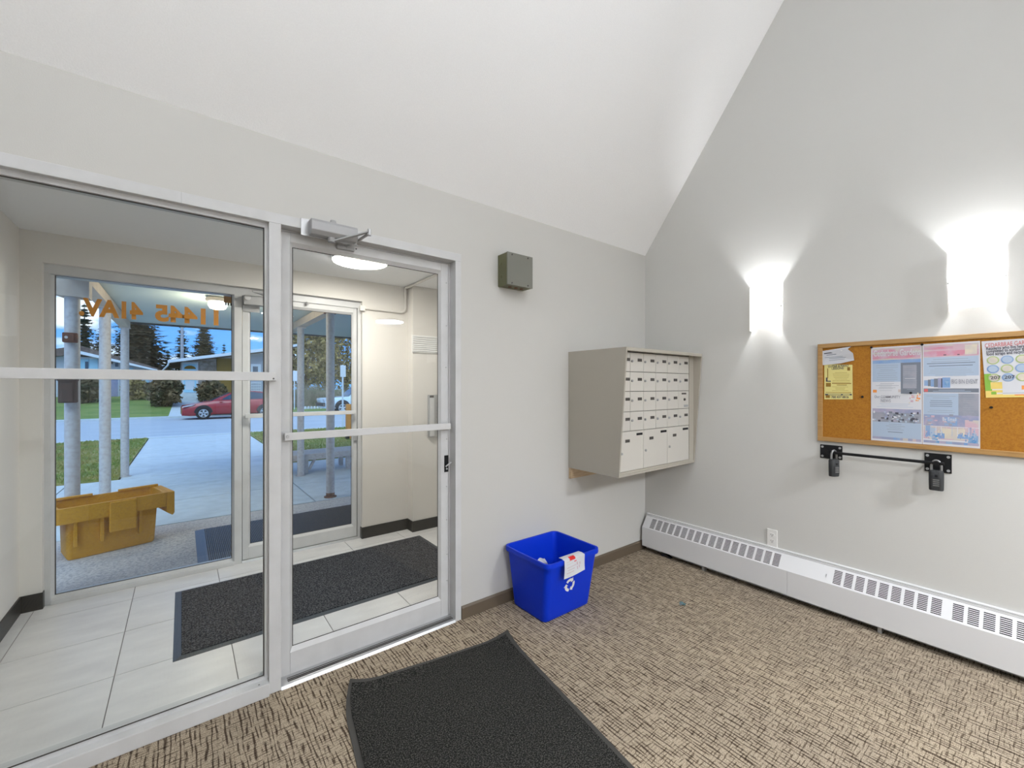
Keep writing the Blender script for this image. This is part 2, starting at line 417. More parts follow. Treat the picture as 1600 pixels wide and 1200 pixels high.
# ------------------------------------------------------------------ vestibule
fl = root_of('floor', (0, .1, 0))
box('grout_bed', M['grout'], fl, VX0, VX1, .0, YB, -.06, -.004)
TP, TX, TY, G = .4785, -3.498, .605, .0022
tmesh = {}
ti = 0
for j in range(-2, 4):
    for i in range(-2, 7):
        x0, x1 = TX + i * TP + G, TX + (i + 1) * TP - G; y0, y1 = TY + j * TP + G, TY + (j + 1) * TP - G
        x0, x1 = max(x0, VX0 + .002), min(x1, VX1 - .002); y0, y1 = max(y0, .102), min(y1, YB)
        if x1 - x0 < .02 or y1 - y0 < .02: continue
        key = (round(x1 - x0, 4), round(y1 - y0, 4))
        if key not in tmesh:
            o = MB().box(0, x1 - x0, 0, y1 - y0, -.012, 0).build('tile', M['tile'], fl, local=True); tmesh[key] = o
        else:
            o = tmesh[key].copy(); COL.objects.link(o); o.parent = fl
        o.location = (x0, y0 - .1, 0); ti += 1
wx0 = onY(66, 600, Y1).x; wx1 = onY(566, 600, Y1).x
wtop = onY(250, 432, Y1).z
PX, PYF = -1.455, 1.63
# outside wall of the vestibule: an upside-down U around window and door, with the pilaster
struct(MB().prism([(VX0 - .1, -.3), (wx0, -.3), (wx0, wtop), (wx1, wtop), (wx1, -.3), (VX1 + .1, -.3), (VX1 + .1, 2.75), (VX0 - .1, 2.75)], 'y', Y1, YB).build('wall_outer', M['vwall'], None))
struct(box('wall_pilaster', M['vwall'], None, PX, VX1, PYF, Y1, 0, VC))
struct(box('wall_left', M['vwall'], None, VX0 - .1, VX0, .1, Y1, -.06, VC))
struct(box('wall_right', M['vwall'], None, VX1, VX1 + .1, .1, Y1, -.06, VC))
struct(box('ceiling', M['ceil'], None, VX0, VX1, .10, Y1, VC, VC + .14))
h = .105
struct(MB().prism([(VX0, .1), (VX0 + .008, .1), (VX0 + .008, Y1 - .008), (wx0 + .004, Y1 - .008), (wx0 + .004, YF - .005), (wx0 - .004, YF - .005), (wx0 - .004, Y1), (VX0, Y1)], 'z', 0, h).build('baseboard_vestibule', M['base_black'], None))
struct(MB().prism([(wx1 - .006, YF), (wx1 - .006, Y1 - .008), (PX - .008, Y1 - .008), (PX - .008, PYF - .008), (VX1, PYF - .008), (VX1, PYF), (PX, PYF), (PX, Y1), (wx1, Y1), (wx1, YF)], 'z', 0, h).build('baseboard_vestibule', M['base_black'], None))
# ------------------------------------------------------------------ glazed screen helpers
def ring(mb, o, i, yo, yi):
    """chamfered stop: outer rect o, inner rect i = (x0,x1,z0,z1), at depths yo, yi"""
    O = [(o[0], yo, o[2]), (o[1], yo, o[2]), (o[1], yo, o[3]), (o[0], yo, o[3])]
    I = [(i[0], yi, i[2]), (i[1], yi, i[2]), (i[1], yi, i[3]), (i[0], yi, i[3])]
    B = [(p[0], yi + .004, p[2]) for p in O]
    vs = O + I + B; fs = []
    for k in range(4):
        j = (k + 1) % 4; fs += [(k, j, j + 4, k + 4), (k + 4, j + 4, j + 8, k + 8)]
    return mb.add(vs, fs)
def leaf_door(root, x0, x1, z0, z1, gx0, gx1, gz0, gz1, yf, yb, glass, st=.006):
    """aluminium leaf: two stiles, two rails, chamfered glazing stop and a pane"""
    sx0, sx1, sz0, sz1 = gx0 - st * 2, gx1 + st * 2, gz0 - st * 3.2, gz1 + st * 3
    box('stile', M['alu'], root, x0, sx0, yf, yb, z0, z1, .002); box('stile', M['alu'], root, sx1, x1, yf, yb, z0, z1, .002)
    box('rail', M['alu'], root, sx0, sx1, yf, yb, z0, sz0, .002); box('rail', M['alu'], root, sx0, sx1, yf, yb, sz1, z1, .002)
    ring(MB(), (sx0, sx1, sz0, sz1), (gx0, gx1, gz0, gz1), yf + .001, yf + .016).build('glazing_stop', M['alu'], root)
    ring(MB(), (gx0, gx1, gz0, gz1), (gx0 + .004, gx1 - .004, gz0 + .004, gz1 - .004), yf + .0165, yf + .017).build('gasket', M['gask'], root)
    yg = (yf + yb) / 2 + .004
    box('glass_pane', glass, root, sx0, sx1, yg, yg + .0008, sz0, sz1)
def screws(root, pts, axis=(0, -1, 0), r=.004, m=None):
    for p in pts:
        p = Vector(p); MB().cyl(p, p + Vector(axis) * .0025, r, r * .8, 8).build('screw', m or M['alud'], root)
# ------------------------------------------------------------------ window_1: fixed light of the lobby screen
FY = -.006
w1 = root_of('window_1', (-3, 0, 0))
box('head_frame', M['alu'], w1, XS, xj1, FY, .10, zhb, zht, .002)
box('mullion', M['alu'], w1, xm0, xm1, FY, .10, .0, zhb, .002)
box('jamb', M['alu'], w1, XS, XS + .04, FY, .10, .0, zhb, .002)
xg1 = onY(413, 600, .03).x; zgt = onY(0, 273, .03).z; zgb = onY(413, 1056, .03).z
sill_z = .062
box('sill', M['alu'], w1, XS + .04, xm0, -.022, .10, .0, sill_z, .003)
box('head_stop', M['alu'], w1, XS + .04, xm0, .022, .075, zgt, zhb)
box('side_stop', M['alu'], w1, xg1, xm0, .022, .075, sill_z, zgt)
box('side_stop', M['alu'], w1, XS + .04, XS + .055, .022, .075, sill_z, zgt)
box('sill_stop', M['alu'], w1, XS + .055, xg1, .022, .075, sill_z, zgb - .001)
ring(MB(), (XS + .055, xg1, zgb - .001, zgt), (XS + .06, xg1 - .004, zgb + .004, zgt - .004), .034, .035).build('gasket', M['gask'], w1)
box('glass_pane', M['glass'], w1, XS + .05, xg1 + .004, .044, .0448, sill_z, zgt + .004)
a = onY(200, 577.5, -.03); b_ = onY(200, 593.2, -.03); xe = onY(432, 590, -.03).x
box('push_bar', M['alu'], w1, XS + .02, xe, -.032, -.007, b_.z, a.z, .002)
screws(w1, [(xe - .012, -.032, b_.z + .010)], m=M['gask'])
screws(w1, [(onY(405, 1070, -.01).x, -.004, sill_z - .002)], axis=(0, 0, 1), m=M['gask'])
MB().box(onY(283, 600, FY).x, onY(283.7, 600, FY).x, FY - .0005, FY + .001, zhb, zht).build('frame_joint', M['alud'], w1)
# ------------------------------------------------------------------ door_1: lobby door
LF = .055
d1 = root_of('door_1', (-2.3, .055, 0))
box('jamb', M['alu'], d1, xj0, xj1, FY, .10, 0, zhb, .002)
lx0, lx1 = xm1 + .004, onY(700.5, 600, LF).x
lz0, lz1 = onY(440, 1060, LF).z, onY(700, 413, LF).z
gx0, gx1 = onY(457.5, 600, LF).x, onY(686.3, 600, LF).x
gz0, gz1 = onY(686, 934, LF).z, onY(686, 427, LF).z
leaf_door(d1, lx0, lx1, lz0, lz1, gx0, gx1, gz0, gz1, LF, .098, M['glass'])
box('door_stop', M['alu'], d1, xm1, xj0, LF + .008, .10, lz1 + .004, zhb)
box('side_stop', M['alu'], d1, lx1 + .004, xj0, LF + .006, .10, 0, zhb)
MB().prism([(-.012, 0), (-.004, .012), (.03, .022), (.10, .022), (.10, 0)], 'x', xm1, xj0).build('threshold', M['alud'], d1)
for yy in (.004, .016, .028): box('threshold_groove', M['gask'], d1, xm1 + .03, xj0 - .01, yy, yy + .002, .0195, .0238)
p0 = onY(570, 669.2, .02); p1 = onY(570, 680, .02)
pb = box('push_bar', M['alu'], d1, onY(445, 670, .02).x, lx1 - .003, .018, .030, p1.z, p0.z, .002)
for x in (onY(447, 670, .02).x + .012, lx1 - .02): box('bar_bracket', M['alu'], d1, x - .012, x + .012, .030, LF, p1.z + .004, p0.z - .004)
screws(d1, [(onY(449.5, 670, .018).x, .018, (p0.z + p1.z) / 2)], r=.008, m=M['alud'])
lk = onY(698, 725, LF)
lockp = box('lock_plate', M['black'], d1, onY(694, 725, LF).x, lx1, LF - .004, LF, onY(700, 737, LF).z, onY(700, 711, LF).z, .002)
MB().tube([(lk.x - .016, LF - .016, lk.z - .012), (lk.x, LF - .020, lk.z), (lk.x + .020, LF - .02, lk.z + .012)], .005, 8).build('thumb_turn', M['chrome'], lockp)
MB().cyl((lk.x - .002, LF - .006, lk.z - .028), (lk.x - .002, LF - .003, lk.z - .028), .006, n=10).build('keyhole', M['chrome'], lockp)
screws(d1, [(onY(px, py, LF).x, LF, onY(px, py, LF).z) for px, py in ((697.5, 442), (697.5, 509), (697, 574), (698, 686), (698, 760), (698, 812), (698.5, 866), (698.5, 907))])
screws(d1, [(onY(590, 1002, .0).x, .006, .0195)], axis=(0, 0, 1), m=M['gask'])
# overhead closer on the head frame
cl0, cl1 = onY(484, 360, -.03).x, onY(556, 370, -.03).x
cz = onY(520, 362, -.03).z
cl = MB().prism([(FY, cz - .036), (FY - .045, cz - .036), (FY - .062, cz - .018), (FY - .062, cz + .022), (FY - .05, cz + .036), (FY, cz + .036)], 'x', cl0, cl1).build('door_closer', M['chrome'], d1, bevel=.003)
box('closer_plate', M['alud'], cl, cl0 - .035, cl1 + .012, FY - .006, FY, cz - .040, cz + .040)
ax = onY(518, 372, -.035).x
MB().cyl((ax, -.036, cz - .036), (ax, -.036, cz - .056), .020, .016, 16).build('arm_pivot', M['chrome'], cl)
MB().cyl((onY(520, 350, -.03).x, -.036, cz + .036), (onY(520, 350, -.03).x, -.036, cz + .052), .016, .013, 14).build('spindle_cap', M['chrome'], cl)
elb = onY(577, 362, -.105); foot = onY(541, 386, LF - .02)
def flatarm(name, a, b, w, t):
    a = Vector(a); b = Vector(b); d = (b - a).normalized(); s = d.cross(Vector((0, 0, 1))).normalized() * w; u = Vector((0, 0, t))
    return MB().add([a - s - u, a + s - u, b + s - u, b - s - u, a - s + u, a + s + u, b + s + u, b - s + u],
                    [(3, 2, 1, 0), (4, 5, 6, 7), (0, 1, 5, 4), (1, 2, 6, 5), (2, 3, 7, 6), (3, 0, 4, 7)]).build(name, M['chrome'], cl, bevel=.002)
flatarm('main_arm', (ax, -.036, cz - .053), elb, .011, .004)
MB().tube([elb + Vector((0, 0, -.008)), elb.lerp(foot, .45) + Vector((0, 0, -.008)), foot], .007, 8).build('forearm', M['chrome'], cl)
MB().cyl(elb + Vector((0, 0, -.02)), elb + Vector((0, 0, .012)), .010, n=12).build('elbow_pin', M['alud'], cl)
MB().box(foot.x - .045, foot.x + .045, LF - .02, LF, foot.z - .014, foot.z + .008).build('arm_shoe', M['chrome'], cl, bevel=.004)
screws(d1, [(onY(px, py, LF).x, LF, onY(px, py, LF).z) for px, py in ((553, 388), (556.5, 389))], m=M['gask'])
# ------------------------------------------------------------------ window_2 and door_2: outside wall of the vestibule
w2 = root_of('window_2', (-3, YF, 0)); d2 = root_of('door_2', (-2, YF, 0))
xf0, xf1 = onY(67, 600, YF).x, onY(565, 600, YF).x
fzt = wtop; fzb = onY(250, 447, YF).z
fzb = min(fzb, onY(84, 425, YF).z)
m20, m21 = onY(366, 600, YF).x, onY(378, 600, YF).x
ow_gx0, ow_gx1 = onY(85.5, 600, YF + .03).x, onY(362.5, 600, YF + .03).x
ow_gt, ow_gb = onY(86, 429, YF + .03).z, onY(224, 901, YF + .03).z
box('head_frame', M['alu'], w2, xf0, xf1, YF, YB - .03, fzb, fzt, .002)
box('jamb', M['alu'], w2, xf0, onY(79, 600, YF).x, YF, YB - .03, 0, fzb, .002)
box('mullion', M['alu'], w2, m20, m21, YF, YB - .03, 0, fzb, .002)
box('sill', M['alu'], w2, onY(79, 600, YF).x, m20, YF - .012, YB - .03, 0, ow_gb - .016, .003)
xa = onY(79, 600, YF).x
ring(MB(), (xa, m20, ow_gb - .016, fzb), (ow_gx0, ow_gx1, ow_gb, ow_gt), YF + .012, YF + .03).build('glazing_stop', M['alu'], w2)
ring(MB(), (ow_gx0, ow_gx1, ow_gb, ow_gt), (ow_gx0 + .006, ow_gx1 - .005, ow_gb + .005, ow_gt - .006), YF + .031, YF + .032).build('gasket', M['gask'], w2)
box('glass_pane', M['glass2'], w2, xa, m20, YF + .045, YF + .046, ow_gb - .016, fzb)
# amber street number, put on to read from outside
tl = onY(342, 481, YF + .043); tb = onY(342, 507.5, YF + .043); tr = onY(128, 495, YF + .043)
hz = .148; zb_ = onY(236, 501, YF + .043).z
Z0 = onY(127.5, 493.5, YF + .043).z; Z1 = onY(127.5, 464.5, YF + .043).z
for word, pa, pb in (('11445', 242, 341.5), ('41AV.', 123, 223.5)):
    tx = text('lettering', word, 1.0, M['amber'], w2, (0, 0, 0), (-1, 0, 0), (0, 0, 1), bold=.045)
    me = tx.data; xs = [v.co.x for v in me.vertices]; zs = [v.co.z for v in me.vertices]; ox = wloc(w2)
    X0, X1 = onY(pa, 490, YF + .043).x, onY(pb, 490, YF + .043).x
    for v in me.vertices:             # word set to its measured width and cap height
        v.co.x = X0 + (v.co.x - min(xs)) / (max(xs) - min(xs)) * (X1 - X0) - ox.x
        v.co.z = Z0 + (v.co.z - min(zs)) / (max(zs) - min(zs)) * (Z1 - Z0) - ox.z
        v.co.y = YF + .043 - ox.y
# outer door
dl0, dl1 = m21 + .004, onY(557.5, 600, YF + .012).x
dz0, dz1 = onY(458, 858.5, YF + .012).z, onY(557, 480, YF + .012).z
dgx0, dgx1 = onY(391, 600, YF + .012).x, onY(550, 600, YF + .012).x
dgz0, dgz1 = onY(500, 829, YF + .012).z, onY(500, 486.5, YF + .012).z
leaf_door(d2, dl0, dl1, dz0, dz1, dgx0, dgx1, dgz0, dgz1, YF + .012, YF + .056, M['glass2'])
box('jamb', M['alu'], d2, onY(559, 600, YF).x, xf1, YF, YB - .03, 0, fzb, .002)
box('door_stop', M['alu'], d2, m21, xf1, YF + .03, YB - .04, dz1 + .004, fzb)
MB().prism([(YF - .01, 0), (YF + .0, .018), (YB, .018), (YB, 0)], 'x', m21, xf1).build('threshold', M['alud'], d2)
q0 = onY(470, 644, YF - .03); q1 = onY(470, 650, YF - .03)
box('push_bar', M['alu'], d2, onY(383, 650, YF - .03).x, onY(556, 645, YF - .03).x, YF - .035, YF - .023, q0.z - .034, q0.z, .002)
for px in (386, 553): x = onY(px, 645, YF - .02).x; box('bar_bracket', M['alu'], d2, x - .010, x + .010, YF - .023, YF + .012, q0.z - .03, q0.z - .004)
lb = onY(556, 680, YF); box('lock_body', M['alud'], d2, dl1 - .035, dl1, YF - .004, YF + .012, lb.z - .05, lb.z + .05, .002)
# its closer, on the leaf beside the hinge stile, arm reaching the head frame
c0 = onY(381, 470, YF); c1 = onY(409, 480, YF - .03)
oc = MB().box(dl0 + .004, dl0 + .30, YF - .055, YF + .010, c0.z - .035, c0.z + .04).build('door_closer', M['chrome'], d2, bevel=.004)
MB().cyl((dl0 + .03, YF - .045, c0.z + .02), (dl0 + .03, YF - .062, c0.z + .02), .022, n=14).build('spring_cap', M['alu'], oc)
flat = MB().tube([(dl0 + .17, YF - .03, c0.z + .045), (dl0 + .05, YF - .16, c0.z + .055), (dl0 + .24, YF - .012, c0.z + .065)], .008, 8).build('arm', M['alud'], oc)
box('closer_plate', M['alud'], oc, dl0 + .004, dl0 + .12, YF + .004, YF + .0115, c0.z - .085, c0.z + .045)
MB().tube([onY(480, 472, YF - .02), onY(480, 476, YF - .02)], .012, 8).build('head_bolt', M['alud'], d2)
# ------------------------------------------------------------------ vestibule fittings
lp = onZ(563, 408, VC - .03)
lamp = thing('ceiling_light', (lp.x, lp.y, VC), 'round flush LED ceiling light glowing over the vestibule mat', 'light')
MB().lathe([(.205, -.002), (.208, -.03), (.200, -.036)], (lp.x, lp.y, VC), 40).build('light_ring', M['offwhite'], lamp, smooth=True)
MB().lathe([(.198, -.030), (.196, -.040), (.12, -.047), (.02, -.049)], (lp.x, lp.y, VC), 40).build('diffuser', M['disc_v'], lamp, smooth=True)
cw = onY(634, 468, Y1 - .012)
ca = onY(568, 481.5, Y1 - .012); cb = onY(626, 489.5, Y1 - .012)
cx = PX - .03
path = [Vector((ca.x, Y1 - .013, ca.z)), Vector((cx - .05, Y1 - .013, ca.z))] + [Vector((cx - .05 + .05 * math.sin(t), Y1 - .013, ca.z + .05 - .05 * math.cos(t))) for t in (.4, .8, 1.2, 1.57)] + \
       [Vector((cx, Y1 - .013, VC - .04)), Vector((cx, Y1 - .016, VC - .018)), Vector((cx, Y1 - .04, VC - .013)), Vector((cx, .35, VC - .013))]
cnd = thing('conduit', path[0], 'cream painted conduit bending from the outer door head up along the vestibule ceiling', 'pipe')
MB().tube(path, .012, 10).build('pipe', M['vwall'], cnd, smooth=True)
MB().box(ca.x - .035, ca.x + .012, Y1 - .026, Y1, ca.z - .028, ca.z + .022).build('junction_fitting', M['vwall'], cnd, bevel=.004)
MB().box(cx - .02, cx + .02, Y1 - .014, Y1 - .0005, ca.z + .17, ca.z + .178).build('clip', M['vwall'], cnd)
g0, g1 = onY(643, 523, PYF), onY(720, 553, PYF)
vg = thing('vent_grille', (g0.x, PYF, g1.z), 'small pale grey wall vent high on the vestibule pilaster', 'vent')
vz0, vz1 = onY(643, 550.5, PYF).z, g0.z; vx0, vx1 = g0.x, g0.x + .33
MB().box(vx0, vx1, PYF - .012, PYF, vz0, vz1).build('frame', M['offwhite'], vg, bevel=.003)
for i in range(8):
    z = vz0 + .012 + i * (vz1 - vz0 - .024) / 7.5
    MB().prism([(PYF - .012, z), (PYF - .019, z + .003), (PYF - .012, z + .009)], 'x', vx0 + .012, vx1 - .012).build('slat', M['white'], vg)
i0, i1 = onY(668, 617, PYF), onY(668, 683, PYF)
ip = thing('intercom_panel', (i0.x, PYF, i1.z), 'grey metal intercom panel on the vestibule pilaster beside the door', 'intercom')
MB().box(i0.x, i0.x + .145, PYF - .02, PYF, i1.z, i0.z).build('backplate', M['alud'], ip, bevel=.003)
MB().box(i0.x + .012, i0.x + .060, PYF - .032, PYF - .02, i1.z + .01, i0.z - .03).build('handset_rail', M['alu'], ip, bevel=.002)
MB().box(i0.x + .015, i0.x + .055, PYF - .028, PYF - .02, i0.z - .028, i0.z - .006).build('speaker', M['gask'], ip)
for r in range(6): MB().cyl((i0.x + .10, PYF - .02, i0.z - .05 - r * .035), (i0.x + .10, PYF - .026, i0.z - .05 - r * .035), .008, n=10).build('button', M['chrome'], ip)
# vestibule mat
A_, B_, C_, D_ = onZ(268, 1031, .008), onZ(275, 924, .008), onZ(655, 835, .008), onZ(690, 904, .008)
vx0, vx1 = (A_.x + B_.x) / 2, C_.x + .0
my0, my1 = (A_.y + D_.y) / 2, (B_.y + C_.y) / 2
vm = thing('floor_mat', ((vx0 + vx1) / 2, (my0 + my1) / 2, 0), 'long blue-black entrance mat with vinyl border on the vestibule tiles', 'mat')
e = .035
def matring(mb, x0, x1, y0, y1, e, h):
    O = [(x0, y0), (x1, y0), (x1, y1), (x0, y1)]; I = [(x0 + e, y0 + e), (x1 - e, y0 + e), (x1 - e, y1 - e), (x0 + e, y1 - e)]
    vs = [(*p, .0005) for p in O] + [(*p, h) for p in I] + [(*p, .0005) for p in I]
    fs = [f for k in range(4) for f in ((k, (k + 1) % 4, (k + 1) % 4 + 4, k + 4), (k + 4, (k + 1) % 4 + 4, (k + 1) % 4 + 8, k + 8), (k + 8, (k + 1) % 4 + 8, (k + 1) % 4, k))]
    return mb.add(vs, fs)
matring(MB(), vx0, vx1, my0, my1, e, .006).build('border', M['vedge'], vm)
MB().box(vx0 + e, vx1 - e, my0 + e, my1 - e, .001, .011).build('pile', M['vmat'], vm, bevel=.003)
# ================================================================== LOBBY THINGS
# ------------------------------------------------------------------ mailbox cabinet
mx0 = onY(888, 640, 0).x; mx1 = -.006
yT = -.525; yBt = -.462; yD = -.455        # hood front, bottom front, door plane
zT = onY(888, 550, 0).z; zB = onY(888, 730.5, 0).z
cab = thing('mailbox_cabinet', (mx0, 0, zB), 'putty steel wall cabinet of locked mail doors hung in the corner', 'mailbox')
T = .012
side = [(-.001, zB), (yBt, zB), (yT, zT), (-.001, zT)]
MB().prism(side, 'x', mx0, mx0 + T).build('side_panel', M['mailbox'], cab)
MB().prism(side, 'x', mx1 - T, mx1).build('side_panel', M['mailbox'], cab)
box('top_panel', M['mailbox'], cab, mx0 + T, mx1 - T, yT, -.001, zT - T, zT)
box('hood_lip', M['mailbox'], cab, mx0 + T, mx1 - T, yT, yT + .012, zT - .022, zT - T)
box('bottom_panel', M['mailbox'], cab, mx0 + T, mx1 - T, yBt, -.001, zB, zB + .016)
box('back_panel', M['mailbox'], cab, mx0 + T, mx1 - T, -.012, -.001, zB + .016, zT - T)
ex0, ex1 = mx0 + T, onY(1076, 640, yD).x + .002
ez0, ez1 = zB + .03, onY(1075, 556.5, yD).z
box('door_frame', M['mailbox'], cab, ex1, mx1 - T, yD - .004, yD + .03, zB + .016, zT - T)
box('door_frame', M['mailbox'], cab, ex0, ex1, yD - .002, yD + .03, zB + .016, ez0)
box('door_frame', M['mailbox'], cab, ex0, ex1, yD + .002, yD + .03, ez1, zT - T)
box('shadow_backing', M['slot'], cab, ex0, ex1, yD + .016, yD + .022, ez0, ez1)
px_cols = [984.4, 1005.5, 1024.5, 1042.2, 1059.6, 1076]
cols = [onY(p, 640, yD).x for p in px_cols]
pitch = (cols[-1] - cols[0]) / 5
cols = [cols[-1] - pitch * (6 - i) for i in range(7)]; cols[0] = max(cols[0], ex0 + .001)
rows = [onY(1075, p, yD).z for p in (557.5, 584, 610.7, 638, 664.2)] + [ez0]
def mail_door(x0, x1, z0, z1, big=False, post=False):
    g = .0016
    d = MB().box(x0 + g, x1 - g, yD - .002, yD + .012, z0 + g, z1 - g).build('mail_door', M['maildoor'], cab, bevel=.0015, seg=1)
    w, hh = x1 - x0, z1 - z0
    if post:
        box('mail_slot', M['plate'], d, x0 + w * .30, x0 + w * .72, yD - .004, yD - .002, z1 - .027, z1 - .015)
        MB().cyl((x0 + w * .55, yD - .002, z0 + hh * .52), (x0 + w * .55, yD - .010, z0 + hh * .52), .010, .009, 12).build('lock', M['gask'], d)
        box('label_plate', M['chrome'], d, x0 + w * .52, x0 + w * .9, yD - .004, yD - .002, z0 + .012, z0 + .03); return
    zc = z0 + hh * .62 if not big else z0 + hh * .76
    xl = x0 + w * .12 if not big else x0 + w * .08
    zl = z0 + hh * .54 if not big else z0 + hh * .46
    MB().cyl((xl, yD - .002, zl), (xl, yD - .011, zl), .0085, .0075, 12).build('lock', M['chrome'], d)
    xp = x0 + w * .56 if not big else x0 + w * .24
    if xp + .044 < x1: box('number_plate', M['plate'], d, xp, xp + .046, yD - .004, yD - .002, zc - .010, zc + .010)
    if big: box('slot_plate', M['black'], d, x1 - w * .30, x1 - w * .05, yD - .004, yD - .002, z1 - .034, z1 - .018)
for r in range(4):
    for c in range(6): mail_door(cols[c], cols[c + 1], rows[r + 1], rows[r], post=(r == 2 and c == 5))
for c in range(3): mail_door(cols[2 * c], cols[2 * c + 2], rows[5], rows[4], big=True)
box('mounting_board', M['wood'], cab, mx0 + .004, mx1 - .002, -.020, -.001, onY(890, 747, 0).z, zB)
# ------------------------------------------------------------------ olive junction box above it
jx0, jx1 = onY(778, 420, 0).x, onY(832, 420, -.105).x
jz1, jz0 = onY(793, 393, -.105).z, onY(793, 443.5, -.105).z
jb = thing('junction_box', ((jx0 + jx1) / 2, 0, jz0), 'small square olive steel electrical box high on the wall beside the door', 'electrical box')
box('housing', M['green_side'], jb, jx0, jx1, -.096, -.0005, jz0, jz1, .001)
MB().box(jx0 - .002, jx1 + .002, -.105, -.096, jz0 - .001, jz1 + .002).build('cover', M['green_box'], jb, bevel=.0015)
for x in (jx0 + .035, jx1 - .04):
    for z in (jz1 - .012, jz0 + .012):
        MB().cyl((x, -.105, z), (x, -.108, z), .005, n=8).build('cover_screw', M['gask'], jb)
for z in (jz0 + .06, jz0 + .145): MB().cyl((jx0, -.03, z), (jx0 - .003, -.03, z), .011, n=12).build('knockout', M['green_side'], jb)
for x in (jx0 + .06, jx0 + .11, jx0 + .155): MB().cyl((x, -.05, jz0), (x, -.05, jz0 - .003), .012, n=12).build('knockout', M['rust'], jb)
# ------------------------------------------------------------------ blue recycling bin
bx = dict(t=(-1.562, -1.118, -.425, -.020), b=(-1.525, -1.125, -.355, -.045), z=.385)
rb = thing('recycling_bin', (-1.33, -.2, 0), 'blue plastic recycling bin with a paper note taped over its rim', 'recycling bin')
def rrect(x0, x1, y0, y1, r, z, n=5):
    pts = []
    for cx_, cy_, a0 in ((x1 - r, y1 - r, 0), (x0 + r, y1 - r, 90), (x0 + r, y0 + r, 180), (x1 - r, y0 + r, 270)):
        for i in range(n + 1):
            a = math.radians(a0 + 90 * i / n); pts.append((cx_ + r * math.cos(a), cy_ + r * math.sin(a), z))
    return pts
def lerp4(t, s=0.0): return [bx['b'][i] + (bx['t'][i] - bx['b'][i]) * t + (s if i in (0, 2) else -s) for i in range(4)]
H = bx['z']
out = [rrect(*lerp4(z / H), .035, z) for z in (0.0, .02, .10, .25, H - .03)]
out.insert(0, rrect(*lerp4(0, .006), .03, 0.0)); out[1] = rrect(*lerp4(0), .035, .006)
rimo = [rrect(*lerp4(1, -.010), .042, H - .03), rrect(*lerp4(1, -.013), .044, H - .018), rrect(*lerp4(1, -.010), .042, H), rrect(*lerp4(1, .002), .036, H)]
inn = [rrect(*lerp4(z / H, .006), .032, z) for z in (H - .03, .25, .10, .012)]
MB().loft(out + rimo + inn).build('bin_body', M['blue'], rb, smooth=True)
def frontY(z): return bx['b'][2] + (bx['t'][2] - bx['b'][2]) * z / H
# arrows of the recycling mark on the front face
def chasing(cx_, cz_, R):
    for k in range(3):
        a0 = math.radians(90 + 120 * k); pts = []
        arc = [a0 + .95 - i * 1.35 / 7 for i in range(8)]
        o_ = [(R * math.cos(t), R * math.sin(t)) for t in arc]; n_ = [(R * .58 * math.cos(t), R * .58 * math.sin(t)) for t in arc]
        e_ = arc[-1]; head = [(R * 1.22 * math.cos(e_), R * 1.22 * math.sin(e_)), (R * .82 * math.cos(e_ - .48), R * .82 * math.sin(e_ - .48)), (R * .36 * math.cos(e_), R * .36 * math.sin(e_))]
        pts = o_ + head + n_[::-1]; vs = []
        for u, w in pts:
            z = cz_ + w; vs.append((cx_ + u, frontY(z) - .0016, z))
        vs2 = [(x, y + .0012, z) for x, y, z in vs]; n = len(vs)
        MB().add(vs + vs2, [tuple(range(n)), tuple(range(2 * n - 1, n - 1, -1))] + [(i, i + n, (i + 1) % n + n, (i + 1) % n) for i in range(n)]).build('recycling_arrow', M['offwhite'], rb)
rc = onY(889, 910, -.385)
chasing(rc.x, rc.z - .012, .042)
# note folded over the rim
nl, nr = onY(880, 890, -.43).x, onY(911, 888, -.43).x
zt_, zb2 = H + .003, onY(885, 900, -.43).z
def notep(u, v):
    x = nl + (nr - nl) * u + .012 * (1 - v) * (u - .5) - .004 * (1 - v); s = v
    if s > .86:
        t = (s - .86) / .14; y = -.441 + .05 * t; z = zt_ + .002 * math.sin(t * 3)
    else:
        t = s / .86; z = zb2 + (zt_ - zb2) * t + .010 * (u - .5) * (1 - t); y = -.441 - .004 * math.sin(u * 4 + t * 3) - .006 * (1 - t)
        y = min(y, -.438)
    return (x, y, z)
nt_rects = [(.12, .70, .40, .72, 2), (.5, .62, .62, .66, 1), (.12, .60, .45, .615, 2), (.12, .44, .58, .47, 2), (.62, .42, .68, .56, 2), (.75, .40, .80, .52, 2), (.15, .32, .5, .35, 2), (.1, .2, .45, .23, 2), (.62, .2, .66, .36, 2), (.72, .24, .76, .38, 2), (.28, .74, .56, .92, 1)]
nte = sheet('note', nt_rects, [M['paper'], M['red'], M['ppink2']], None, notep, 12)
tag(nte, 'white paper note with red tape hanging over the blue bin rim', 'note')
def crumple(name, c, s, label, rz):
    def f(u, v):
        x, y = (u - .5) * s[0], (v - .5) * s[1]; ca, sa = math.cos(rz), math.sin(rz)
        return (c[0] + x * ca - y * sa, c[1] + x * sa + y * ca, c[2] + .02 * math.sin(u * 4 + rz) + s[2] * v + .012 * math.cos(v * 6))
    return tag(sheet(name, [], [M['paper']], None, f, 8), label, 'paper')
crumple('paper_sheet', (-1.41, -.27, .21), (.15, .11, .10), 'white paper sheet leaning inside the blue recycling bin near its front corner', .5)
crumple('paper_sheet', (-1.30, -.16, .06), (.20, .25, .03), 'crumpled white paper lying at the bottom of the blue recycling bin', 1.2)
